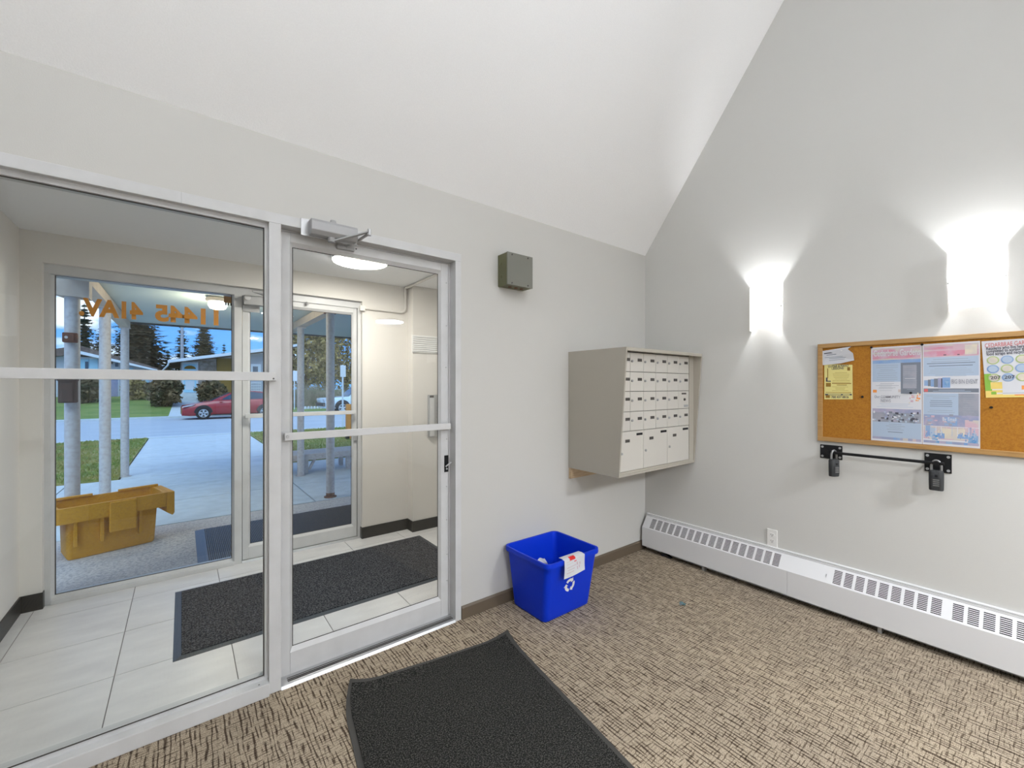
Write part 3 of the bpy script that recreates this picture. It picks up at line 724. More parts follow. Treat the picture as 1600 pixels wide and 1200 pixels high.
# ------------------------------------------------------------------ black lobby mat with a curled corner
P1, P2, P3, P4 = onZ(543, 1076, 0), onZ(793, 993, 0), onZ(916, 1134, 0), onZ(519, 1133, 0)
u_ax = (P2 - P1); u_ax.z = 0; wid = u_ax.length; u_ax.normalize(); v_ax = (P3 - P2); v_ax.z = 0; v_ax = (v_ax - u_ax * v_ax.dot(u_ax)).normalized()
P0 = onZ(531, 1080, 0) ; P0.z = 0
wid = (P2 - P0).dot(u_ax); lng = 1.45
lm = thing('floor_mat', P0 + u_ax * wid / 2 + v_ax * lng / 2, 'black charcoal entrance mat with a curled corner on the beige carpet', 'mat')
def mat_pt(s, t, hgt):
    p = P0 + u_ax * s + v_ax * t
    c = (s * .9 + t * .75); L_ = .17
    z = hgt; off = Vector((0, 0, 0))
    if c < L_:
        k = (L_ - c) / L_; z += .060 * k ** 1.6; off = (u_ax * .9 + v_ax * .75) * (.045 * k ** 2)
    c2 = ((wid - s) * 1.0 + t * .9)
    if c2 < .16:
        k = (.16 - c2) / .16; z += .028 * k ** 1.7
    z += .004 * max(0, math.sin(s * 7)) * max(0, 1 - t / .12)
    return p + off + Vector((0, 0, z))
def grid_surf(name, s0, s1, t0, t1, ns, ntt, hg, m, hole=None, parent=None):
    mb = MB(); S = [s0 + (s1 - s0) * i / ns for i in range(ns + 1)]; Tt = [t0 + (t1 - t0) * (j / ntt) ** 1.6 for j in range(ntt + 1)]
    top = [mat_pt(s, t, hg) for t in Tt for s in S]; bot = [mat_pt(s, t, .0012) for t in Tt for s in S]; n = ns + 1; o = len(top); f = []
    for j in range(ntt):
        for i in range(ns):
            a_ = j * n + i; f += [(a_, a_ + 1, a_ + n + 1, a_ + n), (a_ + o, a_ + n + o, a_ + n + 1 + o, a_ + 1 + o)]
    for i in range(ns): f += [(i, i + o, i + 1 + o, i + 1), (ntt * n + i, ntt * n + i + 1, ntt * n + i + 1 + o, ntt * n + i + o)]
    for j in range(ntt): f += [(j * n, (j + 1) * n, (j + 1) * n + o, j * n + o), (j * n + ns, j * n + ns + o, (j + 1) * n + ns + o, (j + 1) * n + ns)]
    mb.add(top + bot, f); return mb.build(name, m, parent, smooth=True)
grid_surf('border', 0, wid, 0, lng, 40, 30, .006, M['mat_edge'], parent=lm)
grid_surf('pile', .024, wid - .024, .024, lng - .024, 40, 30, .011, M['mat_pile'], parent=lm)
# ------------------------------------------------------------------ baseboard heater
HX, HK = -.085, -.018                     # front face, crease line
hz0, hzk, hzc, hzt = .046, .205, .292, .312
hy0, hy1 = -.028, -3.30
ht = thing('baseboard_heater', (HX / 2, hy0, hz0), 'long white enamel baseboard heater with slotted louvers along the side wall', 'heater')
prof_end = [(-.0005, .03), (HX, hz0), (HX, hzk), (HK, hzc), (HK, hzt), (-.0005, hzt)]
def hp(poly, ya, yb, name, m=M['white']):
    mb = MB(); n = len(poly)
    vs = [(x, ya, z) for x, z in poly] + [(x, yb, z) for x, z in poly]
    mb.add(vs, [tuple(range(n)), tuple(range(2 * n - 1, n - 1, -1))] + [(i, i + n, (i + 1) % n + n, (i + 1) % n) for i in range(n)])
    return mb.build(name, m, ht)
seam = onX(1230, 900, HX).y
hp([(HX, hz0), (HX, hzk), (HX + .003, hzk), (HX + .003, hz0)], hy0, seam + .0008, 'front_panel')
hp([(HX - .001, hz0 - .002), (HX - .001, hzk), (HX + .003, hzk), (HX + .003, hz0 - .002)], seam - .0008, hy1, 'front_panel')
hp([(HK, hzt - .006), (HK, hzt), (-.0005, hzt + .002), (-.0005, hzt - .006)], hy0, hy1, 'top_rail')
hp([(HK - .001, hzc + .001), (HK - .001, hzt - .008), (HK + .003, hzt - .008), (HK + .003, hzc + .001)], hy0, hy1, 'top_flange')
hp([(-.0005, .05), (-.0005, hzt - .008), (HX + .004, hzk - .002), (HX + .004, .05)], hy0, hy0 - .003, 'end_cap')
hp([(-.003, .04), (-.003, hzt - .01), (-.0005, hzt - .01), (-.0005, .04)], hy0, hy1, 'back_plate', M['slot'])
hp([(HX + .02, .085), (HX + .02, .19), (-.02, .19), (-.02, .085)], hy0 - .06, hy1, 'fin_element', M['slot'])
# sloped louver strip: solid strips between and around the slot groups
SL = Vector((HK - HX, 0, hzc - hzk)); slen = SL.length; sdir = SL / slen; snorm = Vector((-sdir.z, 0, sdir.x))
def spt(s, y, off=0.0):
    p = Vector((HX, 0, hzk)) + sdir * s + snorm * off; return (p.x, y, p.z)
def strip(name, s0, s1, ya, yb, t=.002):
    vs = [spt(s0, ya), spt(s1, ya), spt(s1, yb), spt(s0, yb), spt(s0, ya, -t), spt(s1, ya, -t), spt(s1, yb, -t), spt(s0, yb, -t)]
    return MB().add(vs, [(0, 1, 2, 3), (7, 6, 5, 4), (0, 4, 5, 1), (1, 5, 6, 2), (2, 6, 7, 3), (3, 7, 4, 0)])
sA, sB = slen * .10, slen * .90
def ypx(p, s):                             # y where the column p meets the sloped strip
    zz = hzk + sdir.z * s; return onX(p, 900, HX + sdir.x * s).y
gA = [(1016.5, 1104.5), (1108, 1218), (1302, 1471), (1488, 1690)]
groups = []
for a0, b0 in gA:
    ya, yb = ypx(a0, slen * .4), ypx(b0, slen * .4) if b0 < 1650 else None
    groups.append([ya, yb])
gl = abs(groups[2][1] - groups[2][0]); groups[3][1] = groups[3][0] - gl
groups.append([groups[3][1] - (seam * 0 + .09), groups[3][1] - .09 - gl])
strip('louver_strip', 0, sA, hy0, hy1).build('louver_strip', M['white'], ht)
strip('louver_strip', sB, slen, hy0, hy1).build('louver_strip', M['white'], ht)
lv = None
def louver_block(w):
    mb = MB(); n = 9; hgt = sB - sA; st = hgt / n
    for i in range(n):
        s0 = sA + st * (i + .58); s1 = sA + st * (i + 1.0)
        if i == n - 1: s1 = sB
        vs = [spt(s0, 0), spt(s1, 0), spt(s1, -w), spt(s0, -w), spt(s0, 0, -.004), spt(s1, 0, -.002), spt(s1, -w, -.002), spt(s0, -w, -.004)]
        mb.add(vs, [(0, 1, 2, 3), (7, 6, 5, 4), (0, 4, 5, 1), (1, 5, 6, 2), (2, 6, 7, 3), (3, 7, 4, 0)])
    return mb
prev = hy0
for ya, yb in groups:
    strip('vent_bar', sA, sB, prev, ya).build('vent_bar', M['white'], ht)
    n = 9; pt = (yb - ya) / (n - .26); w = -pt * .74
    for i in range(n):
        y0 = ya + pt * i
        lo = louver_block(w).build('louver', M['white'], ht, local=True); lo['kind'] = 'stuff'
        lo.location = (-ht.location.x, y0 - ht.location.y, -ht.location.z)
        if i < n - 1: strip('vent_bar', sA, sB, y0 - w, y0 + pt).build('vent_bar', M['white'], ht)
    prev = yb
strip('vent_bar', sA, sB, prev, hy1).build('vent_bar', M['white'], ht)
dl = onX(1290, 905, HX + .03)
strip('damper_notch', slen * .3, slen * .5, dl.y, dl.y - .006, .001).build('damper_lever', M['alud'], ht)
for y in (-.55, -1.6, -2.6): hp([(-.06, .0005), (-.06, .06), (-.02, .06), (-.02, .0005)], y, y - .02, 'bracket_foot', M['alud'])
sc_ = onZ(1042, 870, 0)
db = thing('rubber_wedge', (sc_.x, sc_.y, 0), 'small black rubber wedge lying on the carpet under the heater', 'door wedge')
MB().prism([(sc_.y - .045, .001), (sc_.y + .045, .001), (sc_.y + .045, .032), (sc_.y + .02, .034)], 'x', sc_.x - .02, sc_.x + .02).build('wedge', M['dark'], db, bevel=.003)
MB().cyl((sc_.x, sc_.y + .035, .033), (sc_.x, sc_.y + .035, .037), .008, n=10).build('screw', M['gask'], db)
tp = onZ(1066, 945, 0)
def scrap(u, v):
    a = 2 * math.pi * u; r = .026 * (.6 + .4 * math.sin(a * 3 + 1) ** 2) * v
    return (tp.x + r * math.cos(a) * 1.1, tp.y + r * math.sin(a), .002 + .012 * v * (math.sin(a * 2) ** 2))
tag(sheet('paper_scrap', [(.2, .3, .5, .8, 1)], [M['teal'], M['pgrey']], None, scrap, 12), 'small crumpled teal scrap lying on the carpet near the heater', 'litter')
# ------------------------------------------------------------------ outlet
o0, o1 = onX(1199, 826, 0), onX(1215, 855, 0)
ol = thing('wall_outlet', (0, (o0.y + o1.y) / 2, o1.z), 'white duplex outlet on the wall just above the heater', 'outlet')
oy0, oy1, oz0, oz1 = o1.y, o0.y, onX(1207, 853.5, 0).z, onX(1207, 827, 0).z
MB().box(-.006, -.0005, oy0, oy1, oz0, oz1).build('cover_plate', M['offwhite'], ol, bevel=.002)
ocy = (oy0 + oy1) / 2; ocz = (oz0 + oz1) / 2
for s in (-1, 1):
    z = ocz + s * .021
    rc_ = MB().prism([(ocy + .016 * math.cos(t), z + max(-.012, min(.012, .017 * math.sin(t)))) for t in [i * math.pi / 8 for i in range(16)]], 'x', -.008, -.006).build('receptacle', M['offwhite'], ol)
    for q in (-.006, .006): box('slot', M['gask'], rc_, -.0086, -.008, ocy + q - .0012, ocy + q + .0012, z - .001, z + .008)
    MB().cyl((-.008, ocy, z - .007), (-.0086, ocy, z - .007), .003, n=8).build('ground_hole', M['gask'], rc_)
# ------------------------------------------------------------------ sconces
SCZ0, SCZ1 = 1.818, 2.12
def make_sconce(yc, label):
    s = thing('wall_sconce', (0, yc, SCZ0), label, 'wall lamp', 'lit sconces along the side wall')
    n = 16; R, Dp = .096, .098; o, i_ = [], []
    for k in range(n + 1):
        t = math.pi * k / n; c, sn = math.cos(t), math.sin(t)
        o.append((-Dp * sn ** .8 - .006, yc + R * c)); i_.append((-(Dp - .005) * sn ** .8 - .006, yc + (R - .005) * c))
    MB().prism(o + i_[::-1], 'z', SCZ0, SCZ1).build('shade', M['shade'], s, smooth=True)
    MB().box(-.02, -.0005, yc - .05, yc + .05, SCZ0 + .03, SCZ0 + .12).build('backplate', M['white'], s)
    MB().cyl((-.045, yc, SCZ0 + .05), (-.045, yc, SCZ0 + .10), .016, n=12).build('socket', M['white'], s)
    MB().box(-.05, -.02, yc - .01, yc + .01, SCZ0 + .05, SCZ0 + .07).build('socket_arm', M['white'], s)
    MB().lathe([(.008, 0), (.020, .02), (.024, .04), (.016, .06), (.004, .066)], (-.045, yc, SCZ0 + .102), 14).build('bulb', M['lampw'], s, smooth=True)
    for sgn in (-1, 1):
        MB().cyl((-.012, yc + sgn * .094, SCZ0 + .155), (-.012, yc + sgn * .103, SCZ0 + .155), .006, n=10).build('knob', M['chrome'], s)
    ld = D.lights.new('sconce_lamp', 'POINT'); ld.energy = SCONCE_W; ld.shadow_soft_size = .022; ld.color = (.95, .975, 1.0)
    lo = D.objects.new('sconce_lamp', ld); COL.objects.link(lo); lo.parent = s; lo.location = (-.055, 0, .165)
    return s
make_sconce(-.985, 'small white half-round sconce glowing on the wall between corner and cork board')
make_sconce(-1.982, 'white half-round sconce glowing directly above the cork board')
make_sconce(-3.85, 'added unseen fill sconce on the side wall beyond the cork board')  # added out of view to throw more light up the vault
# the opposite wall carries one more, seen mirrored in the screen glass
s4 = make_sconce(-4.6, 'white half-round sconce on the wall behind the entrance screen')
s4.location = (LX, -2.62, SCZ0); s4.rotation_euler = (0, 0, math.pi)
# ------------------------------------------------------------------ ceiling discs over the hall behind the camera; second one added as fill
for (x, y, lab) in ((-.74, -3.85, 'round flush ceiling light in the hall near the sconce wall'), (-2.2, -4.2, 'added unseen fill disc on the ceiling in the middle of the hall')):
    l = thing('ceiling_light', (x, y, 2.45), lab, 'light')
    MB().lathe([(.205, -.001), (.208, -.03), (.2, -.036)], (x, y, 2.45), 40).build('light_ring', M['offwhite'], l, smooth=True)
    MB().lathe([(.198, -.03), (.196, -.042), (.12, -.05), (.02, -.052)], (x, y, 2.45), 40).build('diffuser', M['disc_l'], l, smooth=True)
for (x, y, z, lab) in ((-1.9, -2.4, 3.2, 'added unseen fill globe hanging in the vault over the hall entry'), (-3.95, -1.72, 3.62, 'added unseen fill globe hanging in the vault near the entrance screen')):  # both globes are added out of view to brighten the lobby
    pg = thing('fill_lamp', (x, y, z), lab, 'fill lamp')
    MB().lathe([(.02, .22)] + [(.22 * math.sin(a), .22 * math.cos(a)) for a in [math.pi * i / 16 for i in range(1, 16)]] + [(.02, -.22)], (x, y, z), 32).build('globe', M['fill_globe'], pg, smooth=True)
    MB().cyl((x, y, z + .22), (x, y, RZ - SLOPE * abs(y - RIDGE_Y) - .01), .006, n=8).build('cord', M['white'], pg)
    MB().cyl((x, y, z + .21), (x, y, z + .27), .05, .03, 16).build('fitter_cap', M['chrome'], pg)
# inner door on the back wall (mirrored in the glazing)
d3 = root_of('door_3', (-3.1, BY, 0))
MB().prism([(-3.65, 0), (-3.65, 2.12), (-2.55, 2.12), (-2.55, 0), (-2.62, 0), (-2.62, 2.05), (-3.58, 2.05), (-3.58, 0)], 'y', BY, BY + .03).build('door_frame', M['alu'], d3)
box('leaf', M['base_brown'], d3, -3.575, -2.625, BY + .002, BY + .02, .01, 2.045)
cl3 = box('closer', M['offwhite'], d3, -3.4, -3.1, BY + .02, BY + .08, 1.95, 2.02)
MB().tube([(-3.25, BY + .08, 1.98), (-3.0, BY + .2, 2.03), (-2.95, BY + .03, 2.08)], .009, 8).build('closer_arm', M['chrome'], d3)
MB().tube([(-2.70, BY + .02, 1.0), (-2.70, BY + .07, 1.0), (-2.80, BY + .07, 1.0)], .010, 8).build('lever_handle', M['chrome'], d3)
# ------------------------------------------------------------------ cork board and its papers (on the side wall, x = 0)
ky0 = onX(1278, 600, -.012).y; ky1 = -2.62
kz1, kz0 = 1.693, 1.076
cb_ = thing('cork_board', (0, (ky0 + ky1) / 2, kz0), 'wide cork notice board in an oak frame on the side wall', 'notice board')
box('cork', M['cork'], cb_, -.010, -.0005, ky1 + .01, ky0 - .01, kz0 + .01, kz1 - .01)
fw = .026
for nm, a in (('frame_rail', (ky1, ky0, kz1 - fw, kz1)), ('frame_rail', (ky1, ky0, kz0, kz0 + fw)), ('frame_stile', (ky0 - fw, ky0, kz0 + fw, kz1 - fw)), ('frame_stile', (ky1, ky1 + fw, kz0 + fw, kz1 - fw))):
    box(nm, M['oak'], cb_, -.020, -.0005, a[0], a[1], a[2], a[3], .002)
XP = -.0115
def pxs(px, py): p = onX(px, py, XP); return p.y, p.z
def board_sheet(name, tl, tr_, br, bl, rects, mats, label, cat, extra=6, curl=None, lift=0.0):
    q = [Vector((0, *pxs(*p))) for p in (bl, br, tr_, tl)]
    def fn(u, v):
        p = q[0].lerp(q[1], u).lerp(q[3].lerp(q[2], u), v)
        x = XP - lift - .0005
        if curl: x -= curl(u, v)
        return (x, p.y, p.z)
    o = sheet(name, rects, mats, None, fn, extra); tag(o, label, cat)
    def bt(s, u, v, size, m, bold=0.0, align='LEFT', sx=1.0, nm='lettering', fit=None):
        wv = (q[1] - q[0]); hv = (q[3] - q[0]); org = Vector(fn(u, v)); org.x = XP - lift - .001 - (curl(u, v) + .0006 if curl else 0)
        return text(nm, s, size, m, o, org, wv, hv, bold, .0008, align, sx, fit * wv.length if fit else None)
    return o, bt
def lines(rects, u0, u1, v1, n, dv, mi, th=.007, seed=1, center=True):
    rnd = random.Random(seed)
    for i in range(n):
        w = (u1 - u0) * rnd.uniform(.55, 1.0); c = (u0 + u1) / 2 if center else u0 + w / 2
        v = v1 - i * dv; rects.append((c - w / 2, v - th, c + w / 2, v, mi))
PM = [M['paper'], M['pblue'], M['ppink'], M['pblue2'], M['pgrey'], M['ptext'], M['plav'], M['pdk'], M['pcream'], M['ppink2'], M['pgrey2'], M['psea'], M['porange'], M['pred']]
# poster 1: garden newsletter, two halves
R = [(.03, .855, .98, .985, 9), (.03, .875, .98, .925, 2), (.03, .945, .5, .97, 2), (.03, .825, .98, .86, 3), (.03, .62, .98, .825, 1), (.03, .505, .98, .63, 0), (.60, .505, .98, .825, 4), (.64, .56, .9, .80, 10), (.68, .66, .88, .664, 0),
     (.02, .35, .98, .50, 0), (.04, .515, .12, .545, 12), (.55, .52, .6, .55, 9),
     (.03, .20, .98, .345, 10), (.03, .305, .98, .345, 6), (.03, .03, .98, .205, 1), (.03, .02, .98, .045, 6)]
rnd = random.Random(5)
for i in range(16):
    u = rnd.gauss(.85, .055); v = rnd.gauss(.445, .022); R.append((u, v, min(.975, u + rnd.uniform(.02, .06)), v + rnd.uniform(.008, .02), rnd.choice([9, 12, 9, 8, 2])))
for i in range(60):
    u = rnd.uniform(.03, .92); v = rnd.uniform(.205, .30); R.append((u, v, min(.98, u + rnd.uniform(.02, .07)), v + rnd.uniform(.006, .025), rnd.choice([7, 0, 6, 4, 1, 7])))
for i in range(14):
    u = rnd.uniform(.03, .9); R.append((u, .02, u + .06, .045, rnd.choice([6, 9, 3, 6])))
lines(R, .10, .55, .805, 3, .022, 5, .004, 2); lines(R, .08, .58, .745, 9, .022, 5, .004, 3); lines(R, .1, .5, .60, 4, .02, 5, .003, 4)
lines(R, .66, .92, .80, 5, .022, 5, .003, 5); lines(R, .66, .92, .64, 5, .022, 5, .003, 6); lines(R, .05, .9, .40, 3, .016, 1, .004, 7)
lines(R, .30, .68, .185, 4, .018, 5, .005, 8); lines(R, .3, .68, .105, 1, .02, 4, .006, 9)
p1o, t1 = board_sheet('poster', (1361, 543.5), (1440.5, 538.5), (1441, 694), (1361, 687.5), R, PM, 'tall newsletter poster with pink band and dark side panel, directly below no other sheet', 'poster')
p1o['label'] = 'newsletter poster with grey side panel and crowd photo on the cork board'
hgt1 = abs(pxs(1361, 543)[1] - pxs(1361, 687)[1])
t1('Cedarbrae Gardens', .05, .905, .050, M['paper'], .012, fit=.91)
t1('Our COMMUNITY', .07, .458, .022, M['pgrey2'], .01, fit=.52); t1('NEWS', .20, .415, .024, M['pgrey2'], .01, fit=.20)
# poster 2: bin event
R = [(.02, .865, .98, .985, 9), (.02, .875, .98, .925, 2), (.02, .94, .55, .965, 2), (.75, .88, .95, .97, 8), (.02, .68, .98, .865, 1), (.02, .56, .98, .68, 0), (.02, .52, .98, .558, 4), (.03, .525, .10, .553, 13), (.02, .30, .98, .51, 1), (.64, .30, .98, .51, 10), (.02, .19, .98, .30, 6), (.4, .2, .62, .28, 3), (.75, .19, .98, .26, 9),
     (.02, .03, .98, .19, 0), (.02, .06, .98, .185, 9), (.34, .07, .75, .17, 8), (.05, .08, .14, .19, 3), (.14, .07, .26, .17, 1), (.18, .05, .28, .10, 11), (.27, .07, .40, .12, 3), (.62, .08, .80, .12, 3), (.80, .04, .97, .115, 11), (.80, .12, .86, .19, 6), (.02, .02, .98, .045, 6),
     (.03, .585, .10, .64, 3), (.10, .58, .15, .645, 4), (.15, .575, .21, .65, 3), (.21, .57, .28, .655, 4), (.28, .565, .36, .66, 6), (.36, .565, .50, .665, 3), (.40, .575, .485, .64, 11), (.34, .565, .36, .655, 7)]
for i in range(12):
    u = rnd.uniform(.03, .9); R.append((u, .02, u + .06, .045, rnd.choice([6, 9, 3, 11])))
for i in range(70):
    s_ = rnd.choice([0, 1]); u = rnd.uniform(.05, .36) if s_ else rnd.uniform(.66, .94); v = rnd.uniform(.055, .15)
    R.append((u, v, u + rnd.uniform(.012, .035), v + rnd.uniform(.006, .022), rnd.choice([1, 3, 11, 6, 9, 11, 8])))
for i in range(10):
    u = .05 + i * .095; R.append((u, .10, u + .012, .188, rnd.choice([0, 1, 8])))
for i in range(26):
    u = rnd.uniform(.03, .9); v = rnd.uniform(.195, .295); R.append((u, v, u + rnd.uniform(.04, .09), v + rnd.uniform(.006, .02), rnd.choice([6, 3, 9, 10, 6])))
lines(R, .10, .9, .845, 2, .022, 5, .005, 12); R.append((.08, .80, .92, .807, 4)); R.append((.12, .775, .88, .782, 4)); lines(R, .08, .92, .755, 6, .015, 5, .003, 13)
R += [(.38, .88, .43, .888, 7), (.62, .878, .66, .886, 7)]
lines(R, .14, .90, .545, 2, .012, 1, .004, 14); lines(R, .07, .6, .485, 2, .018, 5, .004, 15); lines(R, .07, .6, .44, 4, .018, 4, .005, 16); lines(R, .07, .6, .345, 2, .018, 5, .004, 17); lines(R, .68, .92, .49, 8, .022, 5, .003, 18)
p2o, t2 = board_sheet('poster', (1441.5, 538), (1531.5, 532.5), (1531.5, 701), (1441.5, 694), R, PM, 'poster with blue waste container and the words BIG BIN EVENT on cork board', 'poster')
t2('BIG BIN EVENT', .52, .605, .032, M['pgrey2'], .008, fit=.44); t2('By Email', .36, .245, .026, M['paper'], .01, fit=.24)
# yellow lesson flyer
YM = [M['yellowp'], M['pdk'], M['ochre']]
R = [(.03, .115, .97, .16, 1), (.14, .125, .60, .147, 0), (.66, .125, .9, .147, 0), (.06, .50, .24, .53, 1), (.06, .52, .12, .62, 1), (.11, .60, .14, .88, 2), (.06, .36, .24, .47, 2), (.05, .04, .2, .12, 2), (.82, .83, .92, .93, 2)]
lines(R, .26, .94, .77, 8, .045, 2, .008, 21); R += [(.28, .445, .95, .47, 2), (.45, .40, .80, .42, 2)]; lines(R, .28, .85, .36, 4, .035, 2, .007, 22); R.append((.05, .19, .95, .205, 2))
fo, ft = board_sheet('flyer', (1288, 569), (1332, 570), (1332.5, 624), (1288, 624), R, YM, 'yellow music lesson flyer pinned below the torn white notice', 'flyer', lift=.0004)
ft('GUITAR & PIANO', .14, .905, .020, M['pdk'], .015, fit=.72); ft('LESSONS', .27, .845, .020, M['pdk'], .01, fit=.42); ft('780 437 8816', .26, .035, .020, M['pdk'], .02, fit=.60)
# torn white notice, tilted, one corner pulled away: an outline of its own
TP_ = [(1282.5, 549), (1312.5, 544.2), (1331, 541.6), (1325.5, 545.6), (1333.8, 552), (1335, 563), (1314, 567.8), (1286, 570.6)]
pts = [(XP - .004 - (.010 if i in (2, 3, 4) else .0), *pxs(*p)) for i, p in enumerate(TP_)]
tn = MB(); cpt = Vector((XP - .0035, *pxs(1308, 556))); n = len(pts)
tn.add(pts + [tuple(cpt)] + [(x + .0006, y, z) for x, y, z in pts], [(i, (i + 1) % n, n) for i in range(n)] + [tuple(range(2 * n, n, -1))])
tno = tn.build('notice', M['paper'], None); tag(tno, 'torn white paper notice tilted in the top corner of the cork board', 'notice')
wv = Vector((0, *pxs(1330, 550.5))) - Vector((0, *pxs(1284, 557))); hv = Vector((0, *pxs(1284, 551))) - Vector((0, *pxs(1286, 568)))
def nline(a, b, m, th):
    A = Vector((XP - .0052, *pxs(*a))); B = Vector((XP - .0052, *pxs(*b))); u = Vector((0, 0, th))
    MB().add([A, B, B + u, A + u], [(0, 1, 2, 3)]).build('print_line', m, tno)
nline((1288, 553.4), (1305, 551.2), M['pdk'], .006); nline((1292, 555.6), (1307, 553.9), M['pgrey'], .004)
for a, b in (((1289, 559.4), (1319, 557.2)), ((1296, 561), (1322, 558.6)), ((1296, 563.8), (1320, 561.4))): nline(a, b, M['ptext'], .0035)
# green and white sorting sign
GM = [M['paper'], M['pgreen'], M['pblue2'], M['pyel'], M['porange'], M['pgreen2'], M['pcream'], M['ptext'], M['pblue']]
R = [(0, .0, .9, .05, 3), (0, 0, .3, .13, 3), (.0, .12, .12, .42, 5), (.10, .15, .3, .27, 3), (.5, .03, .9, .05, 4), (.46, .05, 1, .12, 0), (.10, .055, .19, .105, 5), (.2, .06, 1, .085, 0), (.30, .07, .9, .078, 7), (.62, .13, .74, .20, 4), (.8, .12, 1, .22, 4)]
so, st = board_sheet('sign', (1533.5, 533.5), (1634, 526.5), (1634, 620), (1540.5, 621.5), R, GM, 'white recycling sign with rows of green and blue ovals on cork board', 'sign', lift=.0006)
st('CEDARBRAE GARDENS', .05, .885, .030, M['pred'], 0, fit=.90)
for i, s in enumerate(('Residents who live here have', 'committed to sorting their', 'food scraps and recycling')): st(s, .07, .838 - i * .048, .022, M['pdk'], .02, fit=(.80, .74, .72)[i])
def oval(u, v, ru, rv, m, s=None, k=0):
    fnp = lambda a, q: (u + ru * q * math.cos(a), v + rv * q * math.sin(a))
    q = [Vector((0, *pxs(*p))) for p in ((1540.5, 621.5), (1634, 620), (1634, 526.5), (1533.5, 533.5))]
    P = lambda uu, vv: (lambda p: (XP - .0022, p.y, p.z))(q[0].lerp(q[1], uu).lerp(q[3].lerp(q[2], uu), vv))
    N_ = 24
    o1 = MB().add([P(*fnp(2 * math.pi * i / N_, 1)) for i in range(N_)], [tuple(range(N_))]).build('oval', m, so)
    o2 = MB().add([(x - .0003, y, z) for x, y, z in [P(*fnp(2 * math.pi * i / N_, .78)) for i in range(N_)]], [tuple(range(N_))]).build('oval_center', M['pblue'] if k else M['pcream'], o1)
    if s: st(s, u - ru * .62, v - rv * .3, .023, M['pdk'], .01).location.x -= .0018
for r in range(3):
    for c in range(4):
        k = (r + c) % 2; oval(.17 + c * .235 - (.01 if r == 1 else 0), .655 - r * .155, .105, .072, M['pblue2'] if k else M['pgreen'], '207' if r == 2 and c < 2 else None, k)
# pins
def pin(px, py, label, m=M['black']):
    y, z = pxs(px, py); p = thing('push_pin', (XP, y, z), label, 'pin')
    MB().cyl((-.0105, y, z), (-.018, y, z), .004, .003, 10).build('shank', m, p); MB().cyl((-.018, y, z), (-.022, y, z), .0065, .006, 10).build('pin_head', m, p)
pin(1348, 620, 'black push pin stuck in bare cork beside the yellow flyer'); pin(1549, 636.5, 'black push pin stuck in bare cork below the oval sign')
pin(1362, 543, 'black push pin at the outer top corner of the newsletter'); pin(1441, 538.5, 'black push pin where the two tall posters meet')
pin(1423.5, 614, 'black push pin in the middle of the newsletter poster'); pin(1316, 547, 'white push pin holding the torn notice', M['offwhite'])
# ------------------------------------------------------------------ steel rail with two key safes
rl = thing('key_safe_rail', (0, -1.5, 1.0), 'black steel bar on two bolted plates below the cork board', 'rail')
Xq = -.006
def plate(a, b):
    y0, z1 = pxs(*a)[0], onX(*a, Xq).z; y1 = onX(*b, Xq).y; z0 = onX(*b, Xq).z
    p = MB().box(Xq, -.0005, min(y0, y1), max(y0, y1), z0, z1).build('wall_plate', M['black'], rl, bevel=.001)
    for yy in (y0 - .012, y1 + .012):
        for zz in (z0 + .014, z1 - .014): MB().cyl((Xq, yy, zz), (Xq - .002, yy, zz), .007, n=10).build('bolt', M['chrome'], p)
    return (y0 + y1) / 2, (z0 + z1) / 2
ya, za = plate((1281, 694), (1316, 719)); yb_, zb_ = plate((1444, 707), (1487, 740.5))
zr = (za + zb_) / 2 + .004
MB().cyl((-.055, ya + .01, zr), (-.055, yb_ - .03, zr), .0085, n=14).build('bar', M['black'], rl, smooth=True)
for y in (ya, yb_): MB().cyl((Xq, y, zr), (-.064, y, zr), .012, n=12).build('standoff', M['black'], rl)
def key_safe(yc, rz, label, w=.058, front=0):
    z = zr - .0075
    k = thing('key_safe', (-.055, yc, z), label, 'key safe', 'padlock key safes on the steel bar', rz)
    sh = [(-.0, .019, -.040), (0, .019, -.012)] + [(0, .019 * math.cos(t), -.012 + .0345 * math.sin(t)) for t in [math.pi * i / 10 for i in range(1, 10)]] + [(0, -.019, -.012), (0, -.019, -.040)]
    MB().tube(sh, .0055, 8).build('shackle', M['lockb'], k, smooth=True, local=True)
    secs = []
    for zz, sc2 in ((-.030, .80), (-.040, 1.0), (-.080, 1.0), (-.132, .97), (-.137, .90)):
        secs.append([(.021 * sc2 * math.cos(t) if abs(math.cos(t)) < .86 else .021 * sc2 * math.copysign(.86, math.cos(t)), w / 2 * sc2 * max(-.9, min(.9, math.sin(t))) / .9, zz) for t in [2 * math.pi * i / 20 for i in range(20)]])
    bd = MB().loft(secs).build('safe_body', M['lock'], k, smooth=True, local=True)
    MB().box(-.0205, -.019, -.018, .018, -.122, -.070).build('cover_flap', M['lock'], k, local=True, bevel=.001)
    MB().box(-.0215, -.0185, -.006, .004, -.064, -.054).build('release_tab', M['black'], k, local=True)
    for i in range(4): MB().box(-.0225, -.020, -.012, .012, -.082 - i * .010, -.077 - i * .010).build('dial', M['lockb'], k, local=True)
    return k
k1 = key_safe(onX(1303, 720, -.055).y, math.radians(62), 'dark grey key safe padlocked edge-on at the end of the bar nearer the outlet')
k2 = key_safe(onX(1463, 740, -.055).y, math.radians(4), 'dark grey key safe hanging face-out below the bolted plate beneath the pink-band poster')
